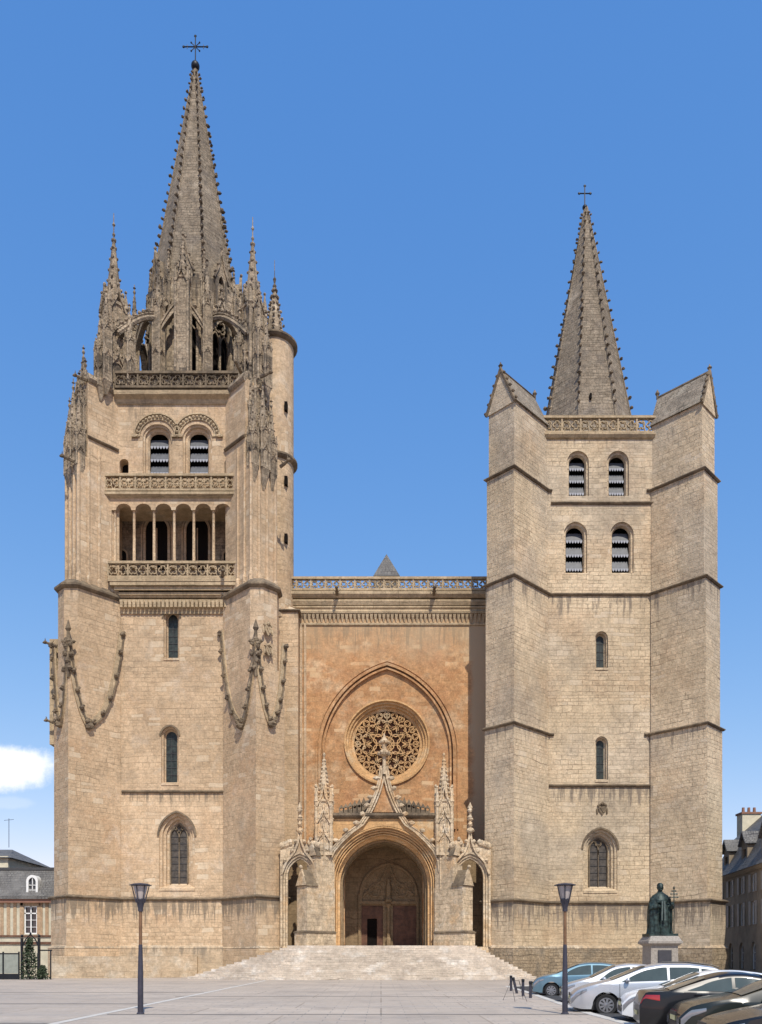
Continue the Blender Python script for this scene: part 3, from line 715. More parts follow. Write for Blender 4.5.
m = MB(); m.sweep([(px(104, 66.9), 67.1), (px(242, 66.9), 67.1)], [(-.1, -.25), (.2, -.15), (.45, 0), (.45, .2), (-.1, .25)], 39.15); m.build('cornice', M['cornice'], CATH)
balustrade('balustrade', FB2, px(105, 66.7), px(241.5, 66.7), 39.42, 40.8, .62, M['cornice'], CATH, label='pierced balustrade below the left belfry')
# top cornice + balustrade
m = MB(); m.sweep([(px(114, 67), 67.5), (px(240, 67), 67.5)], [(-.1, -.6), (.1, -.5), (.2, -.2), (.55, 0), (.6, .3), (-.1, .4)], 47.45); m.build('cornice', M['cornice'], CATH)
balustrade('balustrade', frame(0, 66.85), px(115, 66.85), px(240, 66.85), 47.87, 49.22, .95, M['trim'], CATH, label='blind quatrefoil parapet under the left lantern')
m = MB(); m.box(px(116, 67.0), px(239, 67.0), 67.06, 67.3, 47.85, 49.15); m.build('parapet_backing', M['weath'], CATH)

# lower buttresses
UL = [(20., 31.4, 3.2, 1.3, 3.25, 1.42)]
for side, K, d in (('l', TL.KL, DL), ('r', TL.KR, DR)):
    m = MB()
    for (z0, z1, a1, h1, a2, h2, off) in LL:
        ln, hw = (a1, h1) if side == 'l' else (a2, h2); m.prism([tuple(p) for p in bpoly(K, d, ln, hw)], z0, z1)
    ln, hw = (3.2, 1.3) if side == 'l' else (3.25, 1.42)
    # chamfered (polygonal) mass above the garlands
    K_, p = Vector(K), Vector((-d.y, d.x)); c = .75
    m.prism([tuple(q) for q in bpoly(K, d, ln, hw)], 20., 24.5)
    poly = [K_ - d * 1.2 + p * hw, K_ + d * (ln - c) + p * hw, K_ + d * ln + p * (hw - c), K_ + d * ln - p * (hw - c), K_ + d * (ln - c) - p * hw, K_ - d * 1.2 - p * hw]
    m.prism([tuple(q) for q in poly], 24.5, 29.6)
    m.prism([tuple(q) for q in poly], 29.6, 31.2)
    # upper shaft
    l2_ = ln - .95; h2_ = hw - .22
    up = [tuple(q) for q in bpoly(K, d, l2_, h2_)]
    m.prism(up, 31.2, 41.5)
    l3_ = ln - 1.7
    m.prism([tuple(q) for q in bpoly(K, d, l3_, h2_)], 41.5, 47.8)
    bo = m.build('buttress', M['left'], CATH, 'left tower buttress')
    # moulded shafts
    s = MB()
    for t in (-1, -.33, .33, 1):
        q = K_ + d * (l2_ + .02) + p * h2_ * t; s.lathe(q.x, q.y, [(.22, 31.2), (.22, 31.9), (.15, 32.1), (.15, 41.5)], 6)
    for k in (-1, 1):
        for t in (.8, 1.7):
            q = K_ + d * (l2_ - t) + p * (h2_ + .03) * k; s.lathe(q.x, q.y, [(.2, 31.2), (.2, 31.9), (.13, 32.1), (.13, 42.5)], 6)
    s.build('shaft', M['left'], bo)
    ap = (lambda L_, H_, yw=YW: tower_path(TL, L_, H_, L_, H_, yw))
    # string course with roof slope around the chamfered head
    if side == 'l': path = [poly[4] - d * 1.0, poly[4], poly[3], poly[2], poly[1], Vector((poly[1].x + (YW - poly[1].y), YW)), Vector((poly[1].x + (YW - poly[1].y) + .3, YW))]
    else: path = [Vector((poly[5 - 1].x - (YW - poly[4].y) - .3, YW)), Vector((poly[4].x - (YW - poly[4].y), YW)), poly[4], poly[3], poly[2], poly[1], poly[1] - d * 1.0]
    sc_ = MB(); sc_.sweep([tuple(q) for q in path], [(-.1, -.3), (.1, -.25), (.28, -.1), (.28, .05), (-.25, .55), (-.75, .75), (-.75, -.3)], 31.0)
    sc_.build('string_course', M['trim'], bo)
    # gothic cluster of canopied pinnacles on the end of the buttress
    for (t, o, z0, w, hs, hp, rod) in ((l2_ - .12, -.85, 40.6, .6, 2.6, 2.6, .5), (l2_ - .12, .85, 40.6, .6, 2.6, 2.6, .5), (l2_ - .05, 0, 40.6, .75, 3.2, 3.0, .6), (l2_ - .8, -.6, 41.5, .6, 4.2, 2.6, .4), (l2_ - .8, .6, 41.5, .6, 4.4, 2.8, .4), (l2_ - .9, 0, 41.5, .85, 5.8, 2.8, .4)):
        q = K_ + d * t + p * o * hw * .75
        pinnacle(q.x, q.y, z0, w, hs, hp, CATH, M['weath'], 'pinnacle', 4, PI / 4, rod, foot=1.6)
    # sloped band low on the belfry stage inner face
    b0 = K_ + d * (l3_) + (p if side == 'l' else -p) * (h2_); b1 = Vector((b0.x + (YW - b0.y) * (1 if side == 'l' else -1), YW))
    q2 = MB(); pa = [tuple(b0), tuple(b1)] if side == 'l' else [tuple(b1), tuple(b0)]
    q2.sweep(pa, STR, 43.15); q2.build('string_course', M['trim'], bo)
    q2 = MB(); q2.sweep(pa, [(-.05, -.2), (.12, -.1), (.25, .1), (.1, .5), (-.4, .9)], 47.7); q2.build('coping', M['weath'], bo)
    # crocketed garlands hung on the faces
    def garland(fr, pts, name='garland'):
        n = 18; g = MB(); cur = []
        for i in range(n + 1):
            t = (i / n) ** 1.9; cur.append((pts[0][0] + (pts[1][0] - pts[0][0]) * t, pts[0][1] + (pts[1][1] - pts[0][1]) * ((1 - (1 - t) ** pts[1][2]) * .7 + .3 * t)))
        g.band(fr, cur, .5, -.12, .02); g.mi = 1; g.band(fr, [(a + .12, b - .2) for a, b in cur], .12, -.22, .0)
        for i in range(2, n, 3):
            a, b = cur[i]; g.blob(fr(a, b, -.26), .2, jit=.35); g.blob(fr(a + .1, b + .15, -.3), .12, jit=.35)
        g.blob(fr(pts[1][0], pts[1][1] - .1, -.15), .34, jit=.3)
        g.build(name, [M['cornice'], M['trim']], bo)
    C_, A_ = K_ + d * ln - p * hw, K_ + d * ln + p * hw
    if side == 'r': A_, C_ = C_, A_
    zt, zl = 27.0, 20.2
    frE = frame(C_.x, C_.y, (A_ - C_).normalized().x, (A_ - C_).normalized().y) if side == 'l' else frame(A_.x, A_.y, (C_ - A_).normalized().x, (C_ - A_).normalized().y)
    W = 2 * hw
    if side == 'l':
        garland(frE, ((W, 26.2), (W * .52, zl, 2.2))); garland(frE, ((0.05, 26.8), (W * .5, zl, 3.2)))
    else:
        garland(frE, ((0, 26.2), (W * .48, zl, 2.2))); garland(frE, ((W - .05, 26.8), (W * .5, zl, 3.6)))
    if side == 'l': frS = frame(A_.x, A_.y, SQ, SQ); L_ = (YW - A_.y) / SQ
    else:
        B_ = Vector((A_.x - (YW - A_.y), YW)); frS = frame(B_.x, B_.y, SQ, -SQ); L_ = (YW - A_.y) / SQ
    a_near, a_far = (0, L_) if side == 'l' else (L_, 0); a_mid = L_ * .36 if side == 'l' else L_ * .62
    garland(frS, ((a_near, 26.2), (a_mid, zl - .1, 2.2))); garland(frS, ((a_far, 28.4), (a_mid, zl - .1, 3.6)))
    # finial standing on the ridge where the garlands meet
    fz = MB(); fz.lathe(A_.x, A_.y, [(.1, 23.5), (.2, 24.5), (.16, 26), (.34, 26.3), (.14, 26.6), (.12, 27.1), (.24, 27.3), (.02, 28)], 6)
    for t in range(5): fz.blob((A_.x + random.uniform(-.2, .2), A_.y - .1, 24.2 + t * .55), .22, jit=.3)
    for k in (-1, 1): fz.blob((A_.x + k * .38, A_.y, 26.3), .2, .2, .16, .2)
    fz.build('finial', M['trim'], bo)
    # sloping gargoyles
for (x, y, z, dx, dy) in ((px(85, 65.6), 65.6, 47.7, -1, -.3), (px(72, 65), 65, 40.9, -1, -.4), (px(55, 65.9), 65.9, 26.6, -1, -.3), (px(56, 65.9), 65.9, 20.4, -1, -.2), (px(240, 66.3), 66.3, 48.9, -.3, -1),
                           (px(262, 65.5), 65.5, 47.9, 1, -.25), (px(282, 65.2), 65.2, 40.6, .8, -.6), (px(222, 66.6), 66.6, 32.4, .3, -1)):
    gargoyle(x, y, z, dx, dy, .85)
# plinths of the left tower
for (z0, z1, l1_, h1_, l2_, h2_, off) in LL[:2]:
    m = MB(); m.box(TL.bL, TL.bR, YW - off, YW - .003, z0 + .002, z1); m.build('plinth', M['left'] if z0 > 1 else M['plinth'], CATH)
def LP(i, off): l = LL[i]; return tower_path(TL, l[2], l[3], l[4], l[5], YW - off)
strcourse(LP(1, .22), 6.35, CATH)
strcourse(LP(0, .45), 2.35, CATH, prof=[(-.1, -.05), (.0, -.05), (.03, 0), (-.3, .3)], mat=M['plinth'], name='plinth_weathering')
m = MB(); m.prism([(px(51, 63.5), 63.5), (px(108, 63.5), 63.5), (px(195, 66), 66.7), (px(195, 66), 67), (px(51, 63.5), 67)], .003, 1.7)
m.build('footing', M['plinth'], CATH)
strcourse([(px(122, YW), YW), (px(225, YW), YW)], pz(792, YW), CATH)
shield(frame(-9.55, 64.05, SQ, SQ), .9, 27.3, 1.0, M['cornice']); shield(frame(-9.55, 64.05, SQ, SQ), .95, 25.7, .9, M['cornice'])
m = MB(); m.box(px(49.5, 66.4), px(60, 66.4), 66.4, 68, 20.6, 27.3); m.prism([(px(49.5, 66.4), 66.4), (px(60, 66.4), 66.4), (px(60, 66.4), 68), (px(49.5, 66.4), 68)], 18.8, 20.599); m.build('garland_block', M['cornice'], CATH)
# block under the stair turret and the turret itself
m = MB(); m.box(-11.0, px(298.5, 69.0), 68.6, 74, 0, 30.6)
m.add([(-11, 68.6, 30.6), (px(298.5, 69), 68.6, 30.6), (px(298.5, 69), 74, 30.6), (-11, 74, 30.6), (-11, 70, 31.9), (-9, 70, 31.9), (-9, 73, 31.9), (-11, 73, 31.9)], [(0, 1, 5, 4), (1, 2, 6, 5), (2, 3, 7, 6), (4, 5, 6, 7), (0, 4, 7, 3)])
m.build('turret_base', M['left'], CATH)
strcourse([(-9.5, 68.6), (px(298.5, 69), 68.6), (px(298.5, 69), 74)], 30.5, CATH)
m = MB(); tx, ty = -9.05, 70.0
m.lathe(tx, ty, [(1.62, 30), (1.62, 53.6)], 28); tu = m.build('stair_turret', M['left'], CATH, smooth=True)
for z in (43.4, 53.4):
    m = MB(); m.lathe(tx, ty, [(1.6, z - .2), (1.8, z - .1), (1.95, z + .05), (1.95, z + .2), (1.6, z + .4)], 28, cap=False); m.build('string_course', M['trim'], tu)
m = MB(); m.lathe(tx, ty, [(1.7, 53.75), (.8, 54.3), (.25, 57.6), (.08, 58.6)], 8); 
for k in range(8):
    for i in range(7):
        t = (i + .5) / 7; a = k * PI / 4; r_ = .85 * (1 - t) + .1; m.blob((tx + r_ * math.cos(a), ty + r_ * math.sin(a), 54.4 + t * 4.2), .13, jit=.2)
m.lathe(tx, ty, [(.08, 58.4), (.18, 58.7), (.06, 58.9), (.14, 59.3), (.03, 59.5), (.02, 60.9)], 6)
m.build('turret_spirelet', M['weath'], tu)
for z in (36.2, 41.0, 47.2):
    m = MB(); m.box(tx + 1.0, tx + 1.25, ty - 1.5, ty - 1.0, z, z + .7); m.build('slit_shade', M['dark'], tu)  # black blocks give the slits their shade by colour

# corner pinnacles of the lantern
pinnacle(px(113, 67.6), 67.8, 47.8, 1.4, 7.3, 5.6, CATH, M['weath'], 'pinnacle', 6, PI / 4, 1.6, 3, 'large corner pinnacle at the left of the lantern', foot=.7)
pinnacle(px(252.5, 67.6), 67.7, 47.8, 1.4, 7.1, 5.4, CATH, M['weath'], 'pinnacle', 6, PI / 4, 1.6, 3, 'large corner pinnacle at the right of the lantern', foot=.7)
for (a, z0, hs) in ((100, 47.5, 3.2), (126, 48.6, 3.4), (106, 48.0, 4.4), (238, 48.6, 3.0), (266, 47.5, 3.2), (259, 48.0, 4.2), (244, 48.6, 2.4)):
    pinnacle(px(a, 66.4), 66.4 + (.9 if a in (126, 238, 244) else 0), z0, .62, hs, 2.2, CATH, M['weath'], 'pinnacle', 3, PI / 4, .3, foot=1.0)
for (a, b) in ((-22.6, 79.0), (-11.4, 79.0)): pinnacle(a, b, 48.1, 1.5, 6, 5.0, CATH, M['weath'], 'pinnacle', 6, PI / 4, 1.6, 3)
# lantern
lcx, lcy = -16.55, 73.6
m = MB(); Rn = 4.15; ap_ = Rn * math.cos(PI / 8); side_w = 2 * Rn * math.sin(PI / 8)
lant_holes = arch(0, 49.2, 55.2, 57.0, 1.7, 5)
for k in range(8):
    a = k * PI / 4 - PI / 2; nx, ny = math.cos(a), math.sin(a)   # outward normal
    ux, uy = -ny, nx
    fr = frame(lcx + nx * ap_, lcy + ny * ap_, ux, uy)
    m.plate(fr, [(-side_w / 2, 48.1), (side_w / 2, 48.1), (side_w / 2, 59.6), (-side_w / 2, 59.6)], [arch(0, 49.4, 55.4, 57.2, 1.9, 5)], 0, .45)
lan = m.build('lantern', M['weath'], CATH)
m = MB(); m.lathe(lcx, lcy, [(3.0, 48.1), (3.0, 60.4)], 8, PI / 8); m.build('core_shade', M['dark'], lan)  # black core stands in for the unlit inside of the lantern
for k in range(8):
    a = k * PI / 4 - PI / 2; nx, ny = math.cos(a), math.sin(a); ux, uy = -ny, nx
    fr = frame(lcx + nx * (ap_ + .02), lcy + ny * (ap_ + .02), ux, uy)
    t = MB(); t.band(fr, [(0, 49.4), (0, 55.2)], .16, .05, .25); t.band(fr, arch(0, 49.4, 55.4, 57.25, 2.0, 5), .2, -.15, .2)
    t.band(fr, foil(0, 55.9, .6, 4), .1, .05, .22, True)
    for s_ in (-1, 1): t.band(fr, arch(s_ * .47, 53.8, 54.4, 55.3, .85, 4), .1, .05, .22)
    g = [(-1.25, 55.8), (-.5, 57.1), (-.12, 58.), (0, 58.8), (.12, 58.), (.5, 57.1), (1.25, 55.8)]
    t.band(fr, g, .2, -.25, .05)
    for q in g: t.blob(fr(q[0] * 1.12, q[1] + .15, -.2), .17, jit=.3)
    t.build('tracery_window', M['weath'], lan)
    # outer free standing piers with flying arches back to the drum
    a2 = a + PI / 8; Ro = 5.35
    for (aa, Ro, w, hs) in ((a2, 5.3, .66, 8.0),):
        cx_, cy_ = lcx + Ro * math.cos(aa), lcy + Ro * math.sin(aa)
        pinnacle(cx_, cy_, 48.1, w, hs + random.uniform(-.2, .3), 3.0, CATH, M['weath'], 'pinnacle', 4, aa, .5, 2)
        b = MB(); pts = [(lcx + (Ro - 1.3 * t_) * math.cos(aa), lcy + (Ro - 1.3 * t_) * math.sin(aa), 55.2 + 1.7 * math.sin(t_ * PI / 2)) for t_ in (0, .25, .5, .75, 1)]
        b.tube(pts, .25, 5); b.build('flying_arch', M['weath'], lan)
    # ring of arches between the piers
    P0 = Vector((lcx + 5.35 * math.cos(a2), lcy + 5.35 * math.sin(a2))); a3 = a2 - PI / 4; P1 = Vector((lcx + 5.35 * math.cos(a3), lcy + 5.35 * math.sin(a3)))
    dd = (P0 - P1); L = dd.length; dd.normalize(); fr = frame(P1.x, P1.y, dd.x, dd.y)
    b = MB(); b.band(fr, [(L * t_, 53.8 + 2.1 * math.sin(PI * t_)) for t_ in [i / 12 for i in range(13)]], .42, -.15, .3)
    b.band(fr, [(L * t_, 53.8 + 2.45 * math.sin(PI * t_)) for t_ in [i / 12 for i in range(13)]], .12, -.25, .4)
    for i in range(1, 8): t_ = i / 8; b.blob(fr(L * t_, 54.25 + 2.45 * math.sin(PI * t_), .1), .17, jit=.3)
    b.build('gallery_arch', M['weath'], lan)
# big flying arcs from the corner pinnacles to the central front pier
for (c0, c1) in ((118, 160), (247, 212)):
    x0, x1 = px(c0, 66.9), px(c1, 68.8); b = MB(); pts = []
    for i in range(11):
        t_ = i / 10; pts.append((x0 + (x1 - x0) * t_, 66.9 + 1.9 * t_, 52.3 + 2.6 * math.sin(t_ * PI / 2)))
    b.tube(pts, .2, 6); b.tube([(q[0], q[1], q[2] + .38) for q in pts], .1, 5)
    for q in pts[1:]: b.blob((q[0], q[1], q[2] + .6), .18, jit=.3)
    b.build('flying_arch', M['weath'], lan)
pinnacle(px(183, 68.0), 68.0, 48.1, 1.0, 9.4, 3.0, CATH, M['weath'], 'pinnacle', 5, 0, .5, 1, 'pale square pier in the middle of the lantern', plain_shaft=True)
# second tier round the foot of the spire
for k in range(8):
    a = k * PI / 4 - PI / 2 + PI / 8
    pinnacle(lcx + 3.95 * math.cos(a), lcy + 3.95 * math.sin(a), 55.5, .55, 3.4, 2.1, CATH, M['weath'], 'pinnacle', 4, a, .3, 2)
    a = k * PI / 4 - PI / 2; nx, ny = math.cos(a), math.sin(a)
    fr = frame(lcx + nx * 4.0, lcy + ny * 4.0, -ny, nx); l = MB()
    l.plate(fr, [(-.6, 57.5), (.6, 57.5), (.6, 59.9), (0, 61.8), (-.6, 59.9)], [arch(0, 57.9, 59.3, 60.2, .6, 4)], 0, 1.2)
    l.band(fr, [(-.75, 59.7), (-.3, 60.8), (0, 62.3), (.3, 60.8), (.75, 59.7)], .14, -.12, .1)
    for q in ((-.65, 60.2), (-.35, 61), (0, 62.5), (.35, 61), (.65, 60.2)): l.blob(fr(q[0], q[1] + .05, -.05), .14, jit=.3)
    lu = l.build('lucarne', M['weath'], CATH); l = MB(); l.plate(fr, [(-.45, 57.6), (.45, 57.6), (.45, 60.1), (-.45, 60.1)], [], .7, .75); l.build('recess_shade', M['dark'], lu)  # black plate paints the shade inside the lucarne
sp = spire(lcx - .05, lcy, 59.0, 81.1, 4.0, M['spire'], 27, .21, 'crocketed octagonal spire of the left tower', zc0=60.5)
iron_cross(lcx - .05, lcy, 81.0, 3.0, 2.1, sp, .38, True)

# ================= CENTRE WALL
YC = 70.; FC = frame(0, YC)
rcx, rcz = px(387, YC), pz(742, YC); rr = 2.9
bl_arch = arch(rcx, 2.5, 19.0, 26.4, 11.2, 14)
m = MB(); m.plate(FC, [(-8.5, 0), (12.2, 0), (12.2, 30.3), (-8.5, 30.3)], [bl_arch], 0, .2)
m.build('west_wall', M['centre'], CATH, 'ochre wall between the towers')
m = MB(); m.plate(frame(0, YC + .2), [(-8.5, 0), (12.2, 0), (12.2, 32.6), (-8.5, 32.6)], [circ(rcx, rcz, rr + .55, 40), arch(px(384, 66.), 2.4, 8.4, 11.5, 6.7, 8)], 0, 1.4)
m.plate(frame(0, YC), [(-8.5, 30.302), (12.2, 30.302), (12.2, 32.6), (-8.5, 32.6)], [], 0, .197)
m.build('west_wall', M['centre'], CATH, 'ochre wall face inside the blind arch')
m = MB()
for (e, w_, d0) in ((.12, .22, -.2), (-.2, .16, -.08), (.42, .12, -.1)):
    m.band(FC, arch(rcx, 12.5, 19.0, 26.4 + e, 11.2 + 2 * e, 16), w_, d0, .3)
m.build('blind_arch', M['centre'], CATH)
# rose window
m = MB(); FR2 = frame(0, YC + .2)
ring = lambda r_, d: [FR2(a, z, d) for a, z in circ(rcx, rcz, r_, 48)]
m.loft([ring(rr + .75, 0.01), ring(rr + .75, -.16), ring(rr + .62, -.18), ring(rr + .55, .0), ring(rr + .4, .02), ring(rr + .36, .22), ring(rr + .2, .24), ring(rr + .15, .45), ring(rr, .5), ring(rr, .75)], True, False)
rose = m.build('rose_window', M['porchO'], CATH, 'round rose window with flamboyant tracery')
m = MB(); m.plate(FR2, circ(rcx, rcz, rr + .1, 48), [], .8, .86); m.build('glass', plain('rose_glass', (.13, .07, .045), .8, 0, .6, 2, spec=.1), rose)
m = MB()
def rp_(r_, a): return (rcx + r_ * math.cos(a), rcz + r_ * math.sin(a))
D0, D1 = .5, .7
m.band(FR2, circ(rcx, rcz, rr - .03, 48), .12, D0, D1, True); m.band(FR2, circ(rcx, rcz, .42, 16), .09, D0, D1, True)
m.band(FR2, foil(rcx, rcz, .4, 6, 4, 0), .06, D0, D1, True)
for k in range(6):
    a = k * PI / 3 + PI / 2; m.band(FR2, foil(*rp_(.86, a), .4, 3, 5, a), .085, D0, D1, True)
    m.band(FR2, circ(*rp_(.86, a), .42, 14), .07, D0, D1, True)
for k in range(12):
    a = k * PI / 6 + PI / 12
    m.band(FR2, circ(*rp_(1.72, a), .42, 16), .085, D0, D1, True); m.band(FR2, foil(*rp_(1.72, a), .4, 4, 5, a), .07, D0, D1, True)
    m.band(FR2, [rp_(1.25, a), rp_(1.4, a + .1), rp_(2.1, a + PI / 12), rp_(2.85, a + PI / 12)], .09, D0, D1)
    m.band(FR2, [rp_(1.25, a), rp_(1.4, a - .1), rp_(2.1, a - PI / 12)], .08, D0, D1)
for k in range(24):
    a = k * PI / 12; m.band(FR2, circ(*rp_(2.5, a), .27, 10), .07, D0, D1, True); m.band(FR2, foil(*rp_(2.5, a), .25, 3, 4, a), .05, D0, D1, True)
m.build('rose_tracery', M['porchO'], rose)
# cornice
m = MB(); W0, W1 = -8.4, 12.
m.sweep([(W0, YC), (W1, YC)], [(-.05, -.12), (.1, -.12), (.14, 0), (.1, .08), (-.05, .08)], 29.95)
m.sweep([(W0, YC), (W1, YC)], [(-.05, 0), (.3, .02), (.34, .18), (.2, .3), (.2, .42), (.3, .5), (.3, .62), (-.05, .66)], 30.75)
m.sweep([(W0, YC), (W1, YC)], [(-.05, 0), (.3, .02), (.42, .3), (.42, .42), (.34, .48), (-.05, .5)], 31.43)
m.sweep([(W0, YC), (W1, YC)], [(-.05, 0), (.42, .05), (.62, .3), (.62, .55), (-.05, .62)], 31.97)
co = m.build('cornice', M['cornice'], CATH, 'deep moulded cornice over the ochre wall')
m = MB()
for i in range(58):
    x = W0 + .2 + i * .352
    m.add([(x - .14, YC - .26, 30.74), (x + .14, YC - .26, 30.74), (x + .05, YC - .08, 30.1), (x - .05, YC - .08, 30.1), (x - .14, YC + .01, 30.74), (x + .14, YC + .01, 30.74), (x + .05, YC + .01, 30.1), (x - .05, YC + .01, 30.1)],
          [(0, 1, 2, 3), (7, 6, 5, 4), (0, 4, 5, 1), (1, 5, 6, 2), (2, 6, 7, 3), (3, 7, 4, 0)])
m.build('corbel_table', M['cornice'], co)
balustrade('balustrade', frame(0, YC - .5), W0, W1, 32.6, 33.75, .62, M['cornice'], CATH, label='pierced balustrade on top of the ochre wall')
for c in (337, 434): gargoyle(px(c, 69.3), 69.3, 32.3, 0, -1, .8)
m = MB(); m.box(-7, 11, 73.4, 95, 0, 29.5); m.build('nave', M['left'], CATH)
m = MB(); m.lathe(px(386.5, 78), 78, [(1.6, 29), (1.6, 37.2), (1.75, 37.2), (.02, 39.8)], 4, PI / 4); m.build('turret_roof', M['slate'], CATH, 'small pyramid roof peeping over the central balustrade')
# side mouldings where the wall meets the left tower
m = MB()
for x in (px(301, YC), px(305, YC)): m.lathe(x, YC - .02, [(.12, 2), (.12, 30)], 6)
m.build('wall_shaft', M['left'], CATH)

# ================= PORCH
YP = 66.0; FP = frame(0, YP); pcx = px(384, YP)
pz0 = 2.5; mw = px(428.5, YP) - px(339.5, YP); mzs = pz(884, YP); mza = pz(837, YP)
px0, px1 = px(325, YP), px(446, YP); ptop = pz(816, YP)
def ringarch(e): return arch(pcx, pz0, mzs, mza + e, mw + 2 * e, 12)
m = MB(); m.plate(FP, [(px0, 0), (px1, 0), (px1, ptop), (px0, ptop)], [ringarch(.9)], 0, 1.0)
m.box(px0, px0 + .8, YP + 1.002, 69.99, 0, ptop); m.box(px1 - .8, px1, YP + 1.002, 69.99, 0, ptop); m.box(px0 + .8, px1 - .8, YP + 1.002, 69.99, ptop - .4, ptop)
por = m.build('porch', M['porchO'], CATH, 'projecting gothic porch with an ogee gable')
m = MB(); rr_ = [[FP(a, z, d) for a, z in ringarch(e)] for e, d in ((.9, 0), (.88, .12), (.72, .14), (.7, .3), (.56, .32), (.54, .5), (.38, .52), (.36, .72), (.2, .75), (.18, .95), (0, 1.0), (0, 1.6))]
m.loft(rr_, True, False); m.build('archivolt', M['porchO'], por)
m = MB(); 
for e in (.82, .62, .45, .28): m.band(FP, ringarch(e), .09, (.9 - e) * .9 - .05, (.9 - e) * .9 + .2)
m.build('roll_moulding', M['porchO'], por)
# interior: vaulted recess, back wall with doors
YD = 72.5; FD = frame(0, YD)
ix0, ix1 = px0 + .8, px1 - .8
d1c, d2c = px(372.2, YD), px(404.8, YD); dz1 = pz(905.5, YD)
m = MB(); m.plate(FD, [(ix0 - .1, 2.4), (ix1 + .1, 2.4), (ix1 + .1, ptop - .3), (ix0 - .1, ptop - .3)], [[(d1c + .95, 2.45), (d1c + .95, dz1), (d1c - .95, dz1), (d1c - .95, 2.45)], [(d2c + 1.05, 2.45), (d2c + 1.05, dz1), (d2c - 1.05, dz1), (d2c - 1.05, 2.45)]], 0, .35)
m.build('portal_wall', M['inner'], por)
# vault + side walls lining as arch shell
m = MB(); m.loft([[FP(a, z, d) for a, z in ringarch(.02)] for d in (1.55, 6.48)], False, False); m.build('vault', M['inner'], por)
m = MB()
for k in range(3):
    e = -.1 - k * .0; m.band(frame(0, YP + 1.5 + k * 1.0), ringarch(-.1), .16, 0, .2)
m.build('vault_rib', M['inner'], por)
m = MB(); tz = dz1 + .1; tcx = (d1c + d2c) / 2
m.band(FD, arch(tcx, dz1 + .1, dz1 + .9, dz1 + 3.6, 4.9, 10), .22, -.22, .0); m.band(FD, [(tcx - 2.5, dz1 + .25), (tcx + 2.5, dz1 + .25)], .25, -.2, 0)
m.band(FD, [(tcx - 2.2, dz1 + .9), (tcx - .6, dz1 + 2.2), (tcx, dz1 + 3.6), (tcx + .6, dz1 + 2.2), (tcx + 2.2, dz1 + .9)], .16, -.16, 0)
for s_ in (-1, 1):
    m.band(FD, circ(tcx + s_ * 1.15, dz1 + 1.3, .55, 14), .12, -.15, 0, True); m.band(FD, foil(tcx + s_ * 1.15, dz1 + 1.3, .5, 3), .08, -.12, 0, True)
    m.band(FD, [(tcx + s_ * 2.55, 2.5), (tcx + s_ * 2.55, dz1 + 1)], .2, -.2, 0)
m.lathe(tcx, YD - .2, [(.22, 2.5), (.22, 3.2), (.14, 3.4), (.14, dz1 - .2), (.28, dz1 + .1)], 8)
m.lathe(tcx, YD - .35, [(.3, dz1 + .3), (.34, dz1 + .5), (.2, dz1 + .7), (.24, dz1 + 1.3), (.2, dz1 + 1.8), (.14, dz1 + 2.), (.14, dz1 + 2.3), (.02, dz1 + 2.4)], 8)
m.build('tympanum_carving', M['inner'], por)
# doors
m = MB(); m.plate(frame(0, YD + .15), [(d1c - .95, 2.45), (d1c + .95, 2.45), (d1c + .95, dz1), (d1c - .95, dz1)], [[(d1c + .42, 2.46), (d1c + .42, dz1 - 1.15), (d1c - .45, dz1 - 1.15), (d1c - .45, 2.46)]], 0, .12)
m.band(frame(0, YD + .15), [(d1c - .8, dz1 - .95), (d1c + .8, dz1 - .95), (d1c + .8, dz1 - .15), (d1c - .8, dz1 - .15)], .07, -.05, .02, True)
dr = m.build('door', M['door'], por, 'wooden portal door with its wicket standing open')
m = MB(); m.plate(frame(0, YD + .3), [(d1c - .6, 2.45), (d1c + .6, 2.45), (d1c + .6, dz1 - .9), (d1c - .6, dz1 - .9)], [], 0, .04); m.build('opening_shade', M['dark'], dr)  # black plate paints the shade behind the open wicket
m = MB(); fd2 = frame(0, YD + .15); m.plate(fd2, [(d2c - 1.05, 2.45), (d2c + 1.05, 2.45), (d2c + 1.05, dz1), (d2c - 1.05, dz1)], [], 0, .12)
for i in range(4):
    for j in range(2):
        x0_ = d2c - .95 + j * .98; z0_ = 2.6 + i * (dz1 - 2.7) / 4; m.band(fd2, [(x0_, z0_), (x0_ + .88, z0_), (x0_ + .88, z0_ + .62), (x0_, z0_ + .62)], .06, -.05, .02, True)
m.build('door', M['door'], por, 'closed panelled portal door')
# ogee gable and finial
m = MB(); go = []
for t in [i / 16 for i in range(17)]:
    # from spring at arch haunch to the finial
    a = pcx - (mw / 2 + .95) * (1 - t) ** 1.0
    go.append(t)
def ogee(side, e=0):
    pts = [(442, 872), (440.6, 861), (436, 851), (428.5, 842), (418, 832), (407.5, 824.6), (401.3, 815.5), (397, 807), (393.5, 799), (390, 790), (387.5, 780), (385.5, 766)]
    return [(pcx + side * ((q[0] - 384) * YP / F + e * .7), pz(q[1], YP - .2)) for q in pts]
fo = frame(0, YP - .25)
for s_ in (-1, 1):
    m.band(fo, ogee(s_), .16, -.02, .24); m.band(fo, ogee(s_, -.32), .12, -.02, .24); m.band(fo, ogee(s_, .22), .09, -.08, .1)
    for q in ogee(s_, .45)[:-1]: m.blob(fo(q[0], q[1] + .12, -.05), .26, .2, .2, .3)
m.build('ogee_gable', M['porch'], por)
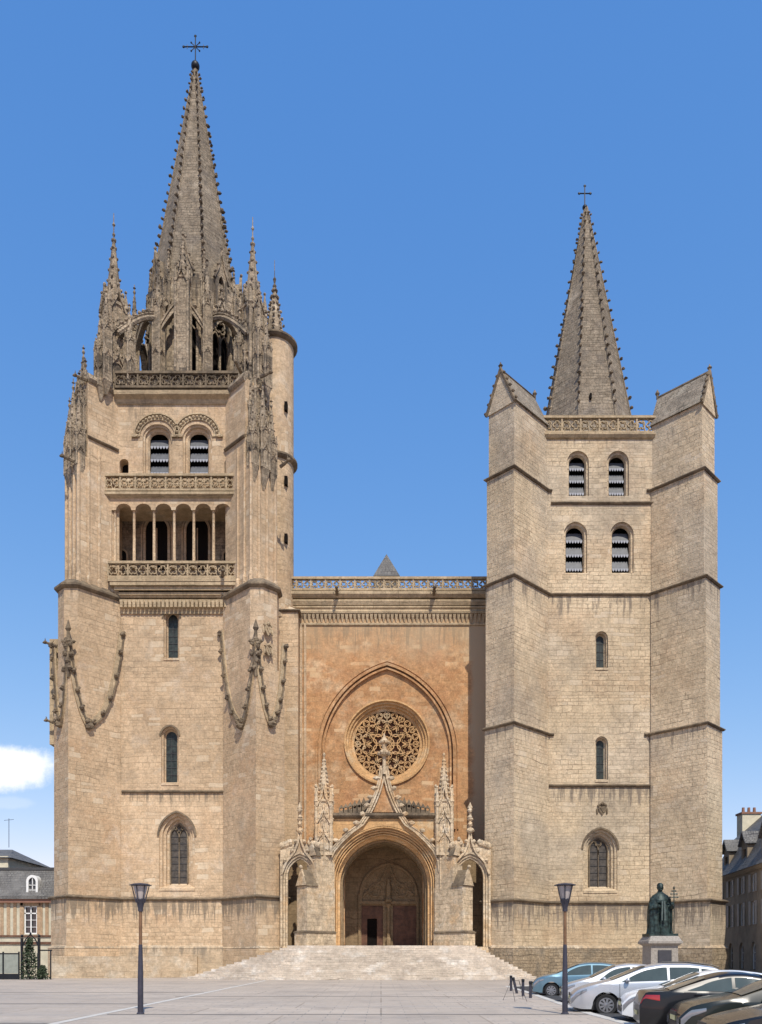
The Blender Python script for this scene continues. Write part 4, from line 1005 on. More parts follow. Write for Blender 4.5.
m = MB(); m.plate(frame(0, YP - .06), [(pcx - 1.35, ptop + .3), (pcx + 1.35, ptop + .3), (pcx + .75, ptop + 1.5), (pcx + .15, ptop + 3.4), (pcx - .15, ptop + 3.4), (pcx - .75, ptop + 1.5)], [], 0, .3); m.build('gable_field', M['centre'], por)
m = MB(); fx, fy = pcx + .02, YP - .2
m.lathe(fx, fy, [(.16, pz(775, YP)), (.14, pz(757, YP)), (.4, pz(756, YP)), (.45, pz(752, YP)), (.18, pz(750, YP)), (.22, pz(744, YP)), (.38, pz(742, YP)), (.12, pz(738, YP)), (.03, pz(734, YP))], 8)
for k in range(6):
    a = k * PI / 3; m.blob((fx + .35 * math.cos(a), fy + .35 * math.sin(a), pz(754, YP)), .2, jit=.25); m.blob((fx + .3 * math.cos(a), fy + .3 * math.sin(a), pz(743, YP)), .16, jit=.25)
m.build('finial', M['porch'], por, 'tall stone finial rising in front of the rose window')
# porch cornice and crest
m = MB(); m.sweep([(px0 - .1, 69.9), (px0 - .1, YP), (px1 + .1, YP), (px1 + .1, 69.9)], [(-.05, -.15), (.2, -.05), (.35, .1), (.35, .3), (-.05, .35)], ptop - .1)
m.build('cornice', M['trim'], por)
for s_, a0, a1 in ((-1, px(339, YP), px(366, YP)), (1, px(402, YP), px(430, YP))):
    m = MB(); n = 6
    for i in range(n):
        t = (i + .5) / n; x = a0 + (a1 - a0) * t; hgt = .55 + .75 * (t if s_ < 0 else 1 - t)
        m.plate(frame(0, YP + .1), [(x - .2, ptop + .2), (x + .2, ptop + .2), (x + .22, ptop + .25 + hgt * .6), (x, ptop + .3 + hgt), (x - .22, ptop + .25 + hgt * .6)], [circ(x, ptop + .25 + hgt * .5, .12, 8)], 0, .25)
    m.build('openwork_crest', M['trim'], por)
    # sloping stone roofs behind the crest
    r = MB(); xa, xb = (a0, a1 + .4) if s_ < 0 else (a0 - .4, a1)
    zlo, zhi = ptop + .25, ptop + 1.5
    za_, zb_ = (zlo, zhi) if s_ < 0 else (zhi, zlo)
    r.add([(xa, YP + .45, ptop), (xb, YP + .45, ptop), (xb, YP + .45, zb_), (xa, YP + .45, za_), (xa, YP + 3.9, ptop), (xb, YP + 3.9, ptop), (xb, YP + 3.9, zb_), (xa, YP + 3.9, za_)], [(0, 1, 2, 3), (4, 7, 6, 5), (3, 2, 6, 7), (0, 3, 7, 4), (1, 5, 6, 2)])
    r.build('porch_roof', M['roof'], por)
# corner pinnacles
for c in (324, 444): 
    pinnacle(px(c, YP), YP + .1, ptop - 3.2, 1.15, 4.4, 3.3, por, M['porch'], 'pinnacle', 9, 0, -.3, 3)
# diagonal stepped buttresses
for s_, K in ((-1, Vector((-4.35, 66.3))), (1, Vector((4.95, 66.3)))):
    d = Vector((s_ * SQ, -SQ)); p = Vector((-d.y, d.x)); m = MB(); hw = .62
    m.prism([tuple(q) for q in bpoly(K, d, 2.75, hw + .12, .3)], 0.2, 3.55); m.prism([tuple(q) for q in bpoly(K, d, 2.6, hw, .3)], 3.55, 7.2); m.prism([tuple(q) for q in bpoly(K, d, 1.6, hw - .05, .3)], 7.2, 9.6); m.prism([tuple(q) for q in bpoly(K, d, .75, hw - .1, .3)], 9.6, ptop)
    b = m.build('buttress', M['porch'], por, 'stepped diagonal porch buttress')
    for (ln, zt, zr, back) in ((2.6, 7.2, 8.5, 1.1), (1.6, 9.6, 10.8, .4)):
        r = MB(); e0, e1 = K + d * (ln + .08), K + d * (ln - back)
        r.add([(e0.x + p.x * (hw + .1), e0.y + p.y * (hw + .1), zt), (e0.x, e0.y, zr), (e0.x - p.x * (hw + .1), e0.y - p.y * (hw + .1), zt), (e1.x + p.x * (hw + .1), e1.y + p.y * (hw + .1), zt), (e1.x, e1.y, zr), (e1.x - p.x * (hw + .1), e1.y - p.y * (hw + .1), zt)],
              [(0, 1, 2), (5, 4, 3), (0, 3, 4, 1), (1, 4, 5, 2), (0, 2, 5, 3)])
        r.build('gable_cap', M['trim'], b)
        g = MB(); e2 = K + d * (ln + .12); g.add([(e2.x + p.x * hw, e2.y + p.y * hw, zt + .05), (e2.x, e2.y, zr + .12), (e2.x - p.x * hw, e2.y - p.y * hw, zt + .05), (e0.x + p.x * hw - d.x * .1, e0.y + p.y * hw - d.y * .1, zt + .05), (e0.x - d.x * .1, e0.y - d.y * .1, zr + .12), (e0.x - p.x * hw - d.x * .1, e0.y - p.y * hw - d.y * .1, zt + .05)], [(0, 1, 2), (5, 4, 3), (0, 3, 4, 1), (1, 4, 5, 2)])
        g.blob((e2.x, e2.y, zr + .2), .16, jit=.2); g.build('gablet', M['porch'], b)
    q = tuple; pa = bpoly(K, d, 2.75, hw + .12, .3); path = [q(pa[3]), q(pa[2]), q(pa[1]), q(pa[0])]
    if s_ > 0: path = [q(pa[3]), q(pa[2]), q(pa[1]), q(pa[0])]
    m = MB(); m.sweep(path, [(-.05, -.12), (.06, -.08), (.06, .02), (-.2, .15)], 3.6); m.build('string_course', M['trim'], b)
    # corner shaft rising to the pinnacle
    m = MB(); x = px(324 if s_ < 0 else 444, YP); m.box(x - .5, x + .5, YP - .25, YP + .3, 9, ptop + .1)
    for k in (-1, 1): m.lathe(x + k * .3, YP - .3, [(.1, 7), (.1, ptop)], 6)
    m.build('pier', M['porch'], por)
# side arches
for s_, c, w in ((-1, 300, 24), (1, 470, 26)):
    Y = 65.25; fr = frame(0, Y); cx_ = px(c, Y); w_ = w * Y / F; zs_ = pz(877, Y); za_ = pz(859, Y); ztop = pz(852, Y)
    xo0, xo1 = (px(280, Y), px(318, Y)) if s_ < 0 else (px(452, Y), px(491, Y))
    def ra(e): return arch(cx_, 2.45, zs_, za_ + e, w_ + 2 * e, 9)
    out = [(xo0, 0), (xo1, 0), (xo1, ztop + .2), (cx_ + w_ / 2 + .2, ztop + .35), (cx_, ztop + .9), (cx_ - w_ / 2 - .2, ztop + .35), (xo0, ztop + .2)]
    e_ = .45
    m = MB(); m.plate(fr, out, [[(max(xo0 + .02, min(xo1 - .02, a)), z) for a, z in ra(e_)]], 0, .6)
    ob = m.build('side_portal', M['porch'], por, 'narrow side arch of the porch')
    m = MB()
    for e, d0, d1 in ((.5, -.12, .2), (.3, .0, .35), (.12, .12, .6)): m.band(fr, ra(e), .16, d0, d1)
    m.build('archivolt', M['porch'], ob)
    m = MB(); m.plate(fr, [(xo0, 2.4), (xo1, 2.4), (xo1, za_ + .6), (xo0, za_ + .6)], [], 2.6, 2.7); m.build('recess_shade', M['inner'], ob)  # dark-coloured plate stands in for shade within the side arch
    # ogee with finial
    g = MB()
    for k in (-1, 1):
        pts = [(cx_ + k * (w_ / 2 + .5), zs_ + .2), (cx_ + k * (w_ / 2 + .1), zs_ + 1.2), (cx_ + k * .45, zs_ + 1.95), (cx_ + k * .15, zs_ + 2.7), (cx_, zs_ + 3.6)]
        g.band(fr, pts, .16, -.22, .1)
        for q in pts[1:]: g.blob(fr(q[0] + k * .15, q[1] + .1, -.15), .18, jit=.3)
    fxp = fr(cx_ + s_ * -.0, 0, -.1); fz = zs_ + 3.4
    g.lathe(fxp[0], fxp[1], [(.16, fz), (.12, fz + 1.), (.26, fz + 1.15), (.1, fz + 1.4), (.1, fz + 1.9), (.22, fz + 2.05), (.02, fz + 2.5)], 6)
    for t in range(4): g.blob((fxp[0], fxp[1] - .1, fz + .2 + t * .55), .2, jit=.3)
    for t in range(5):
        for k in (-1, 1): g.blob(fr(cx_ + k * (.75 + .18 * t), ztop + .75 - .06 * t, -.05), .2, .15, .28, .35)
    g.build('ogee_gable', M['porch'], ob)

# ------------------------------------------------------------------ ground, steps
m = MB(); m.add([(-700, -60, -.02), (700, -60, -.02), (700, 900, -.02), (-700, 900, -.02)], [(0, 1, 2, 3)]); struct(m.build('ground', M['asphalt']))
def kx(Y): return 5.45 if Y < 15 else 5.45 + (Y - 15) / 5 * .75 if Y < 20 else 6.2 if Y < 24 else 6.2 + (Y - 24) / 14 * .75 if Y < 38 else 6.95 + (Y - 38) * .03
ys = [0, 15, 20, 24, 28, 32, 36, 40, 44, 46]
m = MB(); top = [(kx(y), y) for y in ys]
poly = [(-60, -10), (kx(0), -10)] + top + [(9.5, 47.5), (14, 48.5), (45, 49), (45, 90), (-60, 90)]
m.prism(poly, -.12, 0.0); struct(m.build('plaza', M['paving']))
m = MB(); pth = [(kx(-10), -10)] + top + [(9.5, 47.5), (14, 48.5), (45, 49)]
m.sweep([(a + .01, b) for a, b in pth], [(-.3, -.1), (0, -.1), (0, .0), (-.02, .012), (-.3, .012)], 0.0); m.build('kerb', M['kerb']); struct(bpy.data.objects['kerb'])
# asphalt of the car park (slightly below the plaza)
m = MB(); m.prism([(kx(0) - .1, -10)] + [(a - .1, b) for a, b in top] + [(9.5, 47.6), (14, 48.6), (45, 49.1), (60, 49), (60, -10)], -.3, -.10); struct(m.build('parking_lot', M['asphalt']))
m = MB()
m.box(-8.15, -7.9, 15, 57.5, .004, .008); struct(m.build('paving_strip', M['kerb']))
m = MB(); m.box(-30, -8.2, 28.65, 28.85, .004, .008); m.box(-7.8, 5.9, 23.4, 23.55, .004, .008); m.box(-8.5, 6.3, 34.0, 34.1, .004, .008); m.box(-30, -8.2, 20.2, 20.4, .004, .008); m.box(-30, -8.2, 38, 38.12, .004, .008)
struct(m.build('drain_channel', M['drain']))
m = MB(); N = 14
for i in range(N):
    t = i / (N - 1); z0, z1 = i * .18 + .001, (i + 1) * .18
    xl = -14.5 + (-7.2 + 14.5) * t; xr = 11.6 + (7.4 - 11.6) * t; yf = 58.7 + i * .34
    j = random.uniform(-.03, .03)
    m.prism([(xl, yf + 3.0 * (1 - t)), (xl + 5.5 * (1 - t * .7), yf + j), (xr - 2.6 * (1 - t * .6), yf), (xr, yf + 2.4 * (1 - t) + .3), (xr, 70), (xl, 70)], z0, z1)
struct(m.build('steps', M['stairs']))
# ------------------------------------------------------------------ hill far right
m = MB(); rows = []
for j in range(9):
    row = []
    for i in range(40):
        x = 60 + i * 11; y = 300 + j * 22; hgt = 62 * math.exp(-((x - 215) / 95) ** 2) * math.sin(PI * min(1, (j + .2) / 8)) * (1 + .08 * math.sin(i * 2.1 + j) + random.uniform(-.04, .04)); row.append((x, y, max(hgt, -.5)))
    rows.append(row)
m.loft(rows, False, False); struct(m.build('hill', M['green'], smooth=80))

# ------------------------------------------------------------------ left house
HL = empty('house', (-33, 74, 0), 'low slate-roofed palace wing with brick and cream piers left of the cathedral', 'house')
Y = 70.; x0, x1 = -46., px(55, Y) + .3; fr = frame(0, Y)
wz0, wz1 = pz(934, Y), pz(906, Y); wins = [(px(30.5, Y), 1.1), (px(30.5, Y) - 3.6, 1.1), (px(30.5, Y) - 7.2, 1.1)]
m = MB(); m.plate(fr, [(x0, 0), (x1, 0), (x1, 6.4), (x0, 6.4)], [[(c - w / 2, wz0), (c + w / 2, wz0), (c + w / 2, wz1), (c - w / 2, wz1)] for c, w in wins], 0, .4)
m.box(x0, x1, Y + .4, 78, 0, 6.4); m.build('wall', M['creamR'], HL)
for c, w in wins:
    f = MB(); f.band(fr, [(c - w / 2 + .05, wz0 + .05), (c + w / 2 - .05, wz0 + .05), (c + w / 2 - .05, wz1 - .05), (c - w / 2 + .05, wz1 - .05)], .1, .1, .2, True)
    f.band(fr, [(c, wz0), (c, wz1)], .1, .1, .19); f.band(fr, [(c - w / 2, wz1 - .62), (c + w / 2, wz1 - .62)], .1, .1, .18)
    for t in (.25, .5): f.band(fr, [(c - w / 2, wz0 + (wz1 - wz0) * t), (c + w / 2, wz0 + (wz1 - wz0) * t)], .04, .12, .18)
    fw = f.build('window', M['white'], HL); g = MB(); g.plate(fr, [(c - w / 2, wz0), (c + w / 2, wz0), (c + w / 2, wz1), (c - w / 2, wz1)], [], .25, .3); g.build('pane', M['pane'], fw)
    b = MB()
    for k in (-1, 1):
        for j in range(7):
            ww = .35 if j % 2 else .22; z_ = wz0 + j * (wz1 - wz0) / 7; b.band(fr, [(c + k * (w / 2 + ww / 2 + .01), z_), (c + k * (w / 2 + ww / 2 + .01), z_ + (wz1 - wz0) / 7 - .005)], ww, -.04, .0)
    b.band(fr, [(c - w / 2 - .3, wz1 + .18), (c + w / 2 + .3, wz1 + .18)], .3, -.05, 0); b.build('brick_surround', M['brick'], fw)
for i, c in enumerate((2, 8.5, 15, 21.5, 41, 47)):
    b = MB(); xx = px(c, Y); b.band(fr, [(xx, 3.4), (xx, 6.3)], .28, -.05, 0); b.build('brick_pier', M['brick'], HL)
for zz, h_ in ((pz(936, Y), .14), (pz(943, Y), .2)):
    b = MB(); b.box(x0, px(51, Y), Y - .12, Y + .0, zz - h_ / 2, zz + h_ / 2); b.build('timber_band', M['door'], HL)
b = MB(); b.box(x0, x1, Y - .35, Y + .1, 6.25, 6.55); b.build('gutter', M['terra'], HL)
b = MB(); b.box(x0, x1, Y - .5, Y - .1, 6.55, 6.8); b.build('gutter', M['slate'], HL, 'dark roof edge gutter')
m = MB(); zr = pz(869, 71.3)
m.add([(x0, Y - .4, 6.7), (x1, Y - .4, 6.7), (x1, Y + 1.3, zr), (x0, Y + 1.3, zr), (x0, Y + 8, 6.7), (x1, Y + 8, 6.7), (x1, Y + 6.5, zr + .3), (x0, Y + 6.5, zr + .3)], [(0, 1, 2, 3), (3, 2, 6, 7), (7, 6, 5, 4), (0, 3, 7, 4), (1, 5, 6, 2)])
rf = m.build('roof', M['slate'], HL)
m = MB(); m.box(x0, x1, Y + 1.15, Y + 1.5, zr - .1, zr + .12); m.build('ridge', M['lead'], rf)
for c in (32.5, -12):
    dx_ = px(c, Y); dfr = frame(0, Y - .1); m = MB()
    o = arch(dx_, pz(897, Y), pz(881, Y), pz(875, Y), .98, 6); i_ = arch(dx_, pz(895, Y), pz(882, Y), pz(877.5, Y), .62, 6)
    m.plate(dfr, o, [i_], 0, 1.4); dm = m.build('dormer', M['white'], HL)
    g = MB(); g.plate(dfr, arch(dx_, pz(895.2, Y), pz(882, Y), pz(877.3, Y), .66, 6), [], .2, .25); g.build('pane', M['pane'], dm)
    g = MB(); g.band(dfr, [(dx_, pz(895, Y)), (dx_, pz(878, Y))], .06, .08, .19)
    for t in (.3, .6): g.band(dfr, [(dx_ - .3, pz(895, Y) + 1.4 * t), (dx_ + .3, pz(895, Y) + 1.4 * t)], .05, .08, .18)
    g.build('glazing_bar', M['white'], dm)
# taller house behind it
H2 = empty('house', (-42, 86, 0), 'taller pale gabled house end rising behind the slate palace wing', 'house')
Y2 = 84.; xe = px(8, Y2); m = MB(); m.box(-58, xe, Y2, 94, 0, pz(856, Y2)); m.build('wall', M['paleR'], H2)
ze = pz(856, Y2); m = MB(); m.add([(-58, Y2 - .4, ze - .2), (xe + .5, Y2 - .4, ze - .2), (xe + .5, Y2 + 10.5, ze - .2), (-58, Y2 + 10.5, ze - .2), (-58, Y2 + 5, ze + 1.3), (xe - 1.8, Y2 + 5, ze + 1.3)], [(0, 1, 5, 4), (1, 2, 5), (2, 3, 4, 5), (0, 4, 3), (0, 3, 2, 1)])
m.build('roof', M['slate'], H2)
m = MB(); ax = px(4.5, Y2); m.tube([(ax, Y2 + 1, ze + 1), (ax, Y2 + 1, ze + 4)], .03, 4); m.tube([(ax - .5, Y2 + 1, ze + 3.8), (ax + .5, Y2 + 1, ze + 3.9)], .02, 4); m.build('aerial', M['iron'], H2)

# ------------------------------------------------------------------ right houses
def rhouse(name, y0, y1, xa, slope, ez, rz, label, ridge_in=5, wall=None, chim=(), nf=3, yoff=0):
    root = empty(name, (xa + 5, (y0 + y1) / 2, 0), label, 'house')
    X = lambda y: xa - (y1 - y) * slope
    L = math.hypot(y1 - y0, (y1 - y0) * slope); dx, dy = (X(y0) - X(y1)) / L, (y0 - y1) / L
    fr = frame(X(y1), y1, dx, dy)            # a runs towards the viewer, inward = +X side
    n = int(L / 3.1); wl = []; 
    for i in range(n):
        c = 1.7 + i * 3.1 + yoff
        for (z0, z1) in ((pz(895, 71) + .0, pz(877.5, 71) - .1), (4.3, 6.2)): wl.append((c, z0, z1))
    ar = [(1.7 + i * 3.1 + yoff) for i in range(n)]
    m = MB(); hs_ = [[(c - .5, a), (c + .5, a), (c + .5, b), (c - .5, b)] for c, a, b in wl] + [arch(c, .6, 2.2, 2.9, 1.3, 5) for c in ar]
    m.plate(fr, [(0, 0), (L, 0), (L, ez), (0, ez)], hs_, 0, .4)
    p0, p1 = Vector((X(y1), y1)), Vector((X(y0), y0)); off = Vector((-dy, dx)); off = Vector((11, 0))
    m.prism([(p0.x + .42, y1), (p1.x + .42, y0), (p1.x + 11, y0), (p0.x + 11, y1)], 0, ez); 
    m.build('wall', wall, root)
    for c, a, b in wl:
        f = MB(); f.band(fr, [(c - .47, a + .03), (c + .47, a + .03), (c + .47, b - .03), (c - .47, b - .03)], .07, .12, .2, True); f.band(fr, [(c, a), (c, b)], .06, .12, .2)
        fw = f.build('window', M['white'], root); g = MB(); g.plate(fr, [(c - .5, a), (c + .5, a), (c + .5, b), (c - .5, b)], [], .25, .3); g.build('pane', M['pane'], fw)
        for k in (-1, 1):
            s = MB(); s.plate(fr, [(c + k * .78 - .25, a - .02), (c + k * .78 + .25, a - .02), (c + k * .78 + .25, b + .02), (c + k * .78 - .25, b + .02)], [], -.06, -.01)
            for j in range(8): zz = a + (b - a) * (j + .5) / 8; s.band(fr, [(c + k * .78 - .2, zz), (c + k * .78 + .2, zz)], .05, -.08, -.05)
            s.build('shutter', M['shutter'], fw)
    for c in ar:
        g = MB(); g.plate(fr, arch(c, .6, 2.2, 2.9, 1.3, 5), [], .3, .34); gw = g.build('ground_floor_window', M['pane'], root)
        g = MB(); g.band(fr, [(c, .6), (c, 2.8)], .07, .2, .28); g.band(fr, arch(c, .65, 2.2, 2.85, 1.2, 5), .07, .2, .28)
        for zz in (1.3, 2.0): g.band(fr, [(c - .6, zz), (c + .6, zz)], .05, .2, .27)
        g.build('frame', M['white'], gw)
    m = MB(); m.sweep([tuple(p0), tuple(p1)], [(-.1, -.3), (.15, -.2), (.35, 0), (.35, .12), (-.1, .15)], ez) ; m.build('cornice', M['greyR'], root)
    # mansard
    m = MB(); i1, i2 = 1.5, ridge_in; q0, q1 = p0, p1
    m.add([(q0.x - .45, y1, ez + .1), (q1.x - .45, y0, ez + .1), (q1.x + i1, y0, ez + 3.7), (q0.x + i1, y1, ez + 3.7), (q1.x + i2, y0, rz), (q0.x + i2, y1, rz), (q1.x + 11, y0, ez + .1), (q0.x + 11, y1, ez + .1)],
          [(0, 1, 2, 3), (3, 2, 4, 5), (5, 4, 6, 7), (0, 3, 5, 7), (1, 6, 4, 2)])
    rf = m.build('roof', M['slate'], root)
    for i in range(n // 2 + 1):
        c = 3.2 + i * 5.2 + yoff; m = MB()
        m.plate(fr, [(c - .8, ez + .4), (c + .8, ez + .4), (c + .8, ez + 2.4), (c, ez + 3.3), (c - .8, ez + 2.4)], [[(c - .38, ez + .6), (c + .38, ez + .6), (c + .38, ez + 1.9), (c - .38, ez + 1.9)]], .1, 1.6)
        dm = m.build('dormer', M['greyR'], root); g = MB(); g.plate(fr, [(c - .38, ez + .6), (c + .38, ez + .6), (c + .38, ez + 1.9), (c - .38, ez + 1.9)], [], .25, .3); g.build('pane', M['pane'], dm)
        g = MB()
        for k in (-1, 1): g.band(fr, [(c + k * 1.0, ez + 2.25), (c, ez + 3.4)], .14, -.15, 2.4)
        g.build('dormer_roof', M['slate'], dm)
    for (cx_, cy_, w, dpt, zt) in chim:
        c = MB(); c.box(cx_ - w / 2, cx_ + w / 2, cy_ - dpt / 2, cy_ + dpt / 2, ez + 1, zt); ch = c.build('chimney', M['paleR'], rf)
        c = MB(); c.box(cx_ - w / 2 - .1, cx_ + w / 2 + .1, cy_ - dpt / 2 - .1, cy_ + dpt / 2 + .1, zt, zt + .18)
        for j in range(3): c.lathe(cx_ + (j - 1) * w * .3, cy_, [(.16, zt + .18), (.13, zt + .7)], 8)
        c.build('chimney_pots', M['terra'], ch) if False else c.build('chimney_cap', [M['terra']], root)
    return root
rhouse('house', 45., 78., 31.7, .125, 8.85, 15.6, 'grey three-storey house with slate mansard and dormers beside the right tower', 5., M['greyR'], ((px(740.5, 80), 78.2, 1.75, 1.2, pz(815, 78.2)),))

# ------------------------------------------------------------------ iron fence, gate and climber on the left
FE = frame(0, 60.); fy = 60.
fz1 = pz(953, 60)
FN = empty('fence', (-30, 60, 0), 'grey panelled iron fence left of the gate by the palace wing', 'fence')
for i in range(6):
    a = px(19, 60) - i * 1.15; p_ = MB(); p_.box(a - 1.08, a - .04, 59.97, 60.02, .45, fz1 - .08); p_.build('panel', M['panel'], FN)
    p_ = MB(); p_.box(a - .04, a + .04, 59.94, 60.05, 0, fz1 + .1); p_.build('post', M['iron'], FN)
r_ = MB(); r_.box(px(19, 60) - 6.9, px(19, 60), 59.95, 60.04, fz1 - .08, fz1); r_.box(px(19, 60) - 6.9, px(19, 60), 59.95, 60.04, .02, .42); r_.build('rail', M['iron'], FN)
GT = empty('gate', (px(31, 60), 60, 0), 'dark wrought iron gate with pointed overthrow beside the left buttress', 'gate')
g0, g1 = px(22, 60), px(39, 60); gm = (g0 + g1) / 2; zp = pz(934, 60)
for a in (g0, g1):
    p_ = MB(); p_.box(a - .07, a + .07, 59.9, 60.1, 0, zp - .3); p_.blob((a, 60, zp - .15), .12); p_.build('post', M['iron'], GT)
p_ = MB()
for i in range(1, 9):
    a = g0 + (g1 - g0) * i / 9; p_.tube([(a, 60, .1), (a, 60, 1.75 + .5 * math.sin(PI * i / 9))], .018, 4)
for z in (.12, .9, 1.6): p_.box(g0, g1, 59.98, 60.02, z, z + .06)
for z, r0 in ((.5, .14), (1.25, .14)):
    for i in range(4): p_.band(FE, circ(g0 + (g1 - g0) * (i + .5) / 4, z, r0, 10), .03, -.02, .02, True)
p_.build('leaf', M['iron'], GT, 'gate leaf')
p_ = MB(); p_.band(FE, [(g0, 2.3), (g0 + .25, 2.9), (gm - .1, 3.2), (gm, zp), (gm + .1, 3.2), (g1 - .25, 2.9), (g1, 2.3)], .07, -.03, .03)
for s_ in (-1, 1): p_.band(FE, circ(gm + s_ * .3, 2.65, .2, 12), .04, -.02, .02, True)
p_.band(FE, circ(gm, 2.95, .15, 10), .04, -.02, .02, True); p_.blob((gm, 60, zp), .08, rz=.14); p_.build('overthrow', M['iron'], GT)
def leafy(name, cx, cy, z0, h, r0, n, label, cat, mat):
    root = empty(name, (cx, cy, z0), label, cat); s = MB()
    for k in range(6): s.tube([(cx + random.uniform(-.1, .1), cy, z0), (cx + random.uniform(-r0, r0) * .5, cy + random.uniform(-.1, .1), z0 + h * .5), (cx + random.uniform(-r0, r0), cy, z0 + h * .9)], .025, 4, .008)
    s.build('stem', M['iron'], root); l = MB()
    for i in range(n):
        t = random.random() ** .8; a = random.uniform(0, 2 * PI); rr_ = r0 * (1 - .75 * t) * random.uniform(.2, 1.1)
        c = Vector((cx + rr_ * math.cos(a), cy + .35 * rr_ * math.sin(a), z0 + t * h)); u = Vector((random.uniform(-1, 1), random.uniform(-1, 1), random.uniform(-1, 1))).normalized(); v = u.orthogonal(); q = random.uniform(.05, .1)
        l.add([c - u * q, c + v * q * .6, c + u * q, c - v * q * .6], [(0, 1, 2, 3)])
    l.build('foliage', mat, root)
leafy('climbing_plant', gm, 59.8, 0.02, 3.0, .8, 900, 'dark climbing plant tangled over the iron gate', 'plant', M['leaf'])
leafy('shrub', px(44, 60), 59.8, 0.02, 1.0, .6, 350, 'small dark shrub at the right foot of the gate', 'plant', M['leaf'])
m = MB(); m.box(px(39, 60), px(52, 60), 60.0, 60.06, pz(951, 60), pz(951, 60) + .1); m.box(px(50, 60), px(50, 60) + .08, 60, 60.06, 0, pz(951, 60)); tag(m.build('railing', M['iron']), 'short low iron rail between gate and buttress', 'railing')

# ------------------------------------------------------------------ lamps
def lamp(x, y, label):
    root = empty('street_lamp', (x, y, 0), label, 'lamp', 'street lamps on the square')
    m = MB(); m.lathe(x, y, [(.11, 0), (.11, .03), (.082, .05), (.08, 1.0), (.07, 1.5), (.055, 2.0)], 14); m.build('base_sleeve', M['lamp'], root, smooth=True)
    m = MB(); m.lathe(x, y, [(.05, 1.98), (.047, 3.0)], 12); m.build('pole', M['lampbrown'], root, smooth=True)
    m = MB(); m.lathe(x, y, [(.07, 2.95), (.075, 3.05), (.11, 3.2), (.14, 3.3), (.13, 3.32)], 14); m.build('collar', M['lamp'], root, smooth=True)
    m = MB(); m.lathe(x, y, [(.10, 3.3), (.12, 3.34), (.2, 3.66), (.2, 3.68)], 16); m.build('diffuser', M['frost'], root, smooth=True)
    for k in range(6):
        a = k * PI / 3 + .3; m = MB(); m.tube([(x + .12 * math.cos(a), y + .12 * math.sin(a), 3.2), (x + .245 * math.cos(a), y + .245 * math.sin(a), 3.71)], .016, 5); m.build('arm', M['lamp'], root)
    m = MB(); m.lathe(x, y, [(.24, 3.69), (.31, 3.7), (.31, 3.715), (.2, 3.75), (.05, 3.77)], 24); m.build('lid', M['lamp'], root, smooth=True)
lamp(px(140.5, 23.7), 23.7, 'slim funnel-topped street lamp standing alone in front of the left tower')
lamp(px(565, 23.7), 23.7, 'slim funnel-topped street lamp standing in front of the parked cars')
# bollards
def bollard(x, y, h, label, lean=0.):
    root = empty('bollard', (x, y, 0), label, 'bollard', 'bollards at the kerb')
    m = MB(); m.lathe(0, 0, [(.06, 0), (.06, h - .14)], 12); m.xf(Matrix.Translation((x, y, 0)) @ Matrix.Rotation(lean, 4, 'Y')); m.build('post', M['lamp'], root, smooth=True, origin=(x, y, 0))
    m = MB(); m.lathe(0, 0, [(.06, h - .14), (.06, h - .11), (.067, h - .1), (.067, h - .02), (.05, h)], 12); m.xf(Matrix.Translation((x, y, 0)) @ Matrix.Rotation(lean, 4, 'Y')); m.build('cap', M['iron'], root, smooth=True, origin=(x, y, 0))
bollard(6.27, 39.7, .75, 'dark bollard farthest left of the row of bollards by the kerb')
bollard(px(517, 37), 37, .75, 'leaning bollard second from the left in the kerb row', R(-14))
bollard(px(523, 34.6), 34.6, .72, 'dark upright bollard third from the left in the kerb row')
bollard(px(530.5, 32.9), 32.9, .68, 'dark bollard rightmost in the row, nearest the blue car')
m = MB(); 
for (a, b, y) in ((503, 990, 34), (525, 1004, 30)): pass
m.tube([(px(503, 31), 31, 0.01), (px(511, 31), 31, .75), (px(519, 31), 31, .75), (px(527, 30), 30, 0.01)], .008, 5); m.tube([(px(511, 31), 31, .75), (px(515, 30), 30, .01)], .008, 5); m.tube([(px(519, 31), 31, .75), (px(523, 32), 32, .01)], .008, 5)
tag(m.build('wire_stand', M['iron']), 'thin wire stand on splayed legs beside the bollards', 'stand')

# ------------------------------------------------------------------ statue
SX, SY = px(660, 56), 56.; SZ = pz(936, 56)
ST = empty('monument', (SX, SY, 0), 'green bronze statue of a robed churchman holding a cross staff on a stone pedestal', 'statue')
m = MB()
def pedbox(w, d, z0, z1, w2=None, d2=None): 
    w2 = w2 or w; d2 = d2 or d
    m.prism([(SX - w / 2, SY - d / 2), (SX + w / 2, SY - d / 2), (SX + w / 2, SY + d / 2), (SX - w / 2, SY + d / 2)], z0, z1, [(SX - w2 / 2, SY - d2 / 2), (SX + w2 / 2, SY - d2 / 2), (SX + w2 / 2, SY + d2 / 2), (SX - w2 / 2, SY + d2 / 2)])
pedbox(2.5, 2.5, 0, .3); pedbox(2.2, 2.2, .3, .55, 2.0, 2.0); pedbox(1.86, 1.86, .55, 2.4, 1.8, 1.8); pedbox(1.84, 1.84, 2.4, 2.55, 2.2, 2.2); pedbox(2.3, 2.3, 2.55, 2.7); pedbox(2.25, 2.25, 2.7, 3.05, 1.8, 1.8)
pe = m.build('pedestal', M['granite'], ST)
m = MB(); m.box(SX - .45, SX + .45, SY - .98, SY - .88, .9, 2.1); m.build('plaque', M['plaque'], pe)
m = MB(); m.prism([(SX - .98, SY - .75), (SX + .98, SY - .75), (SX + .98, SY + .75), (SX - .98, SY + .75)], 3.05, 3.22); m.build('bronze_base', M['bronze'], ST)
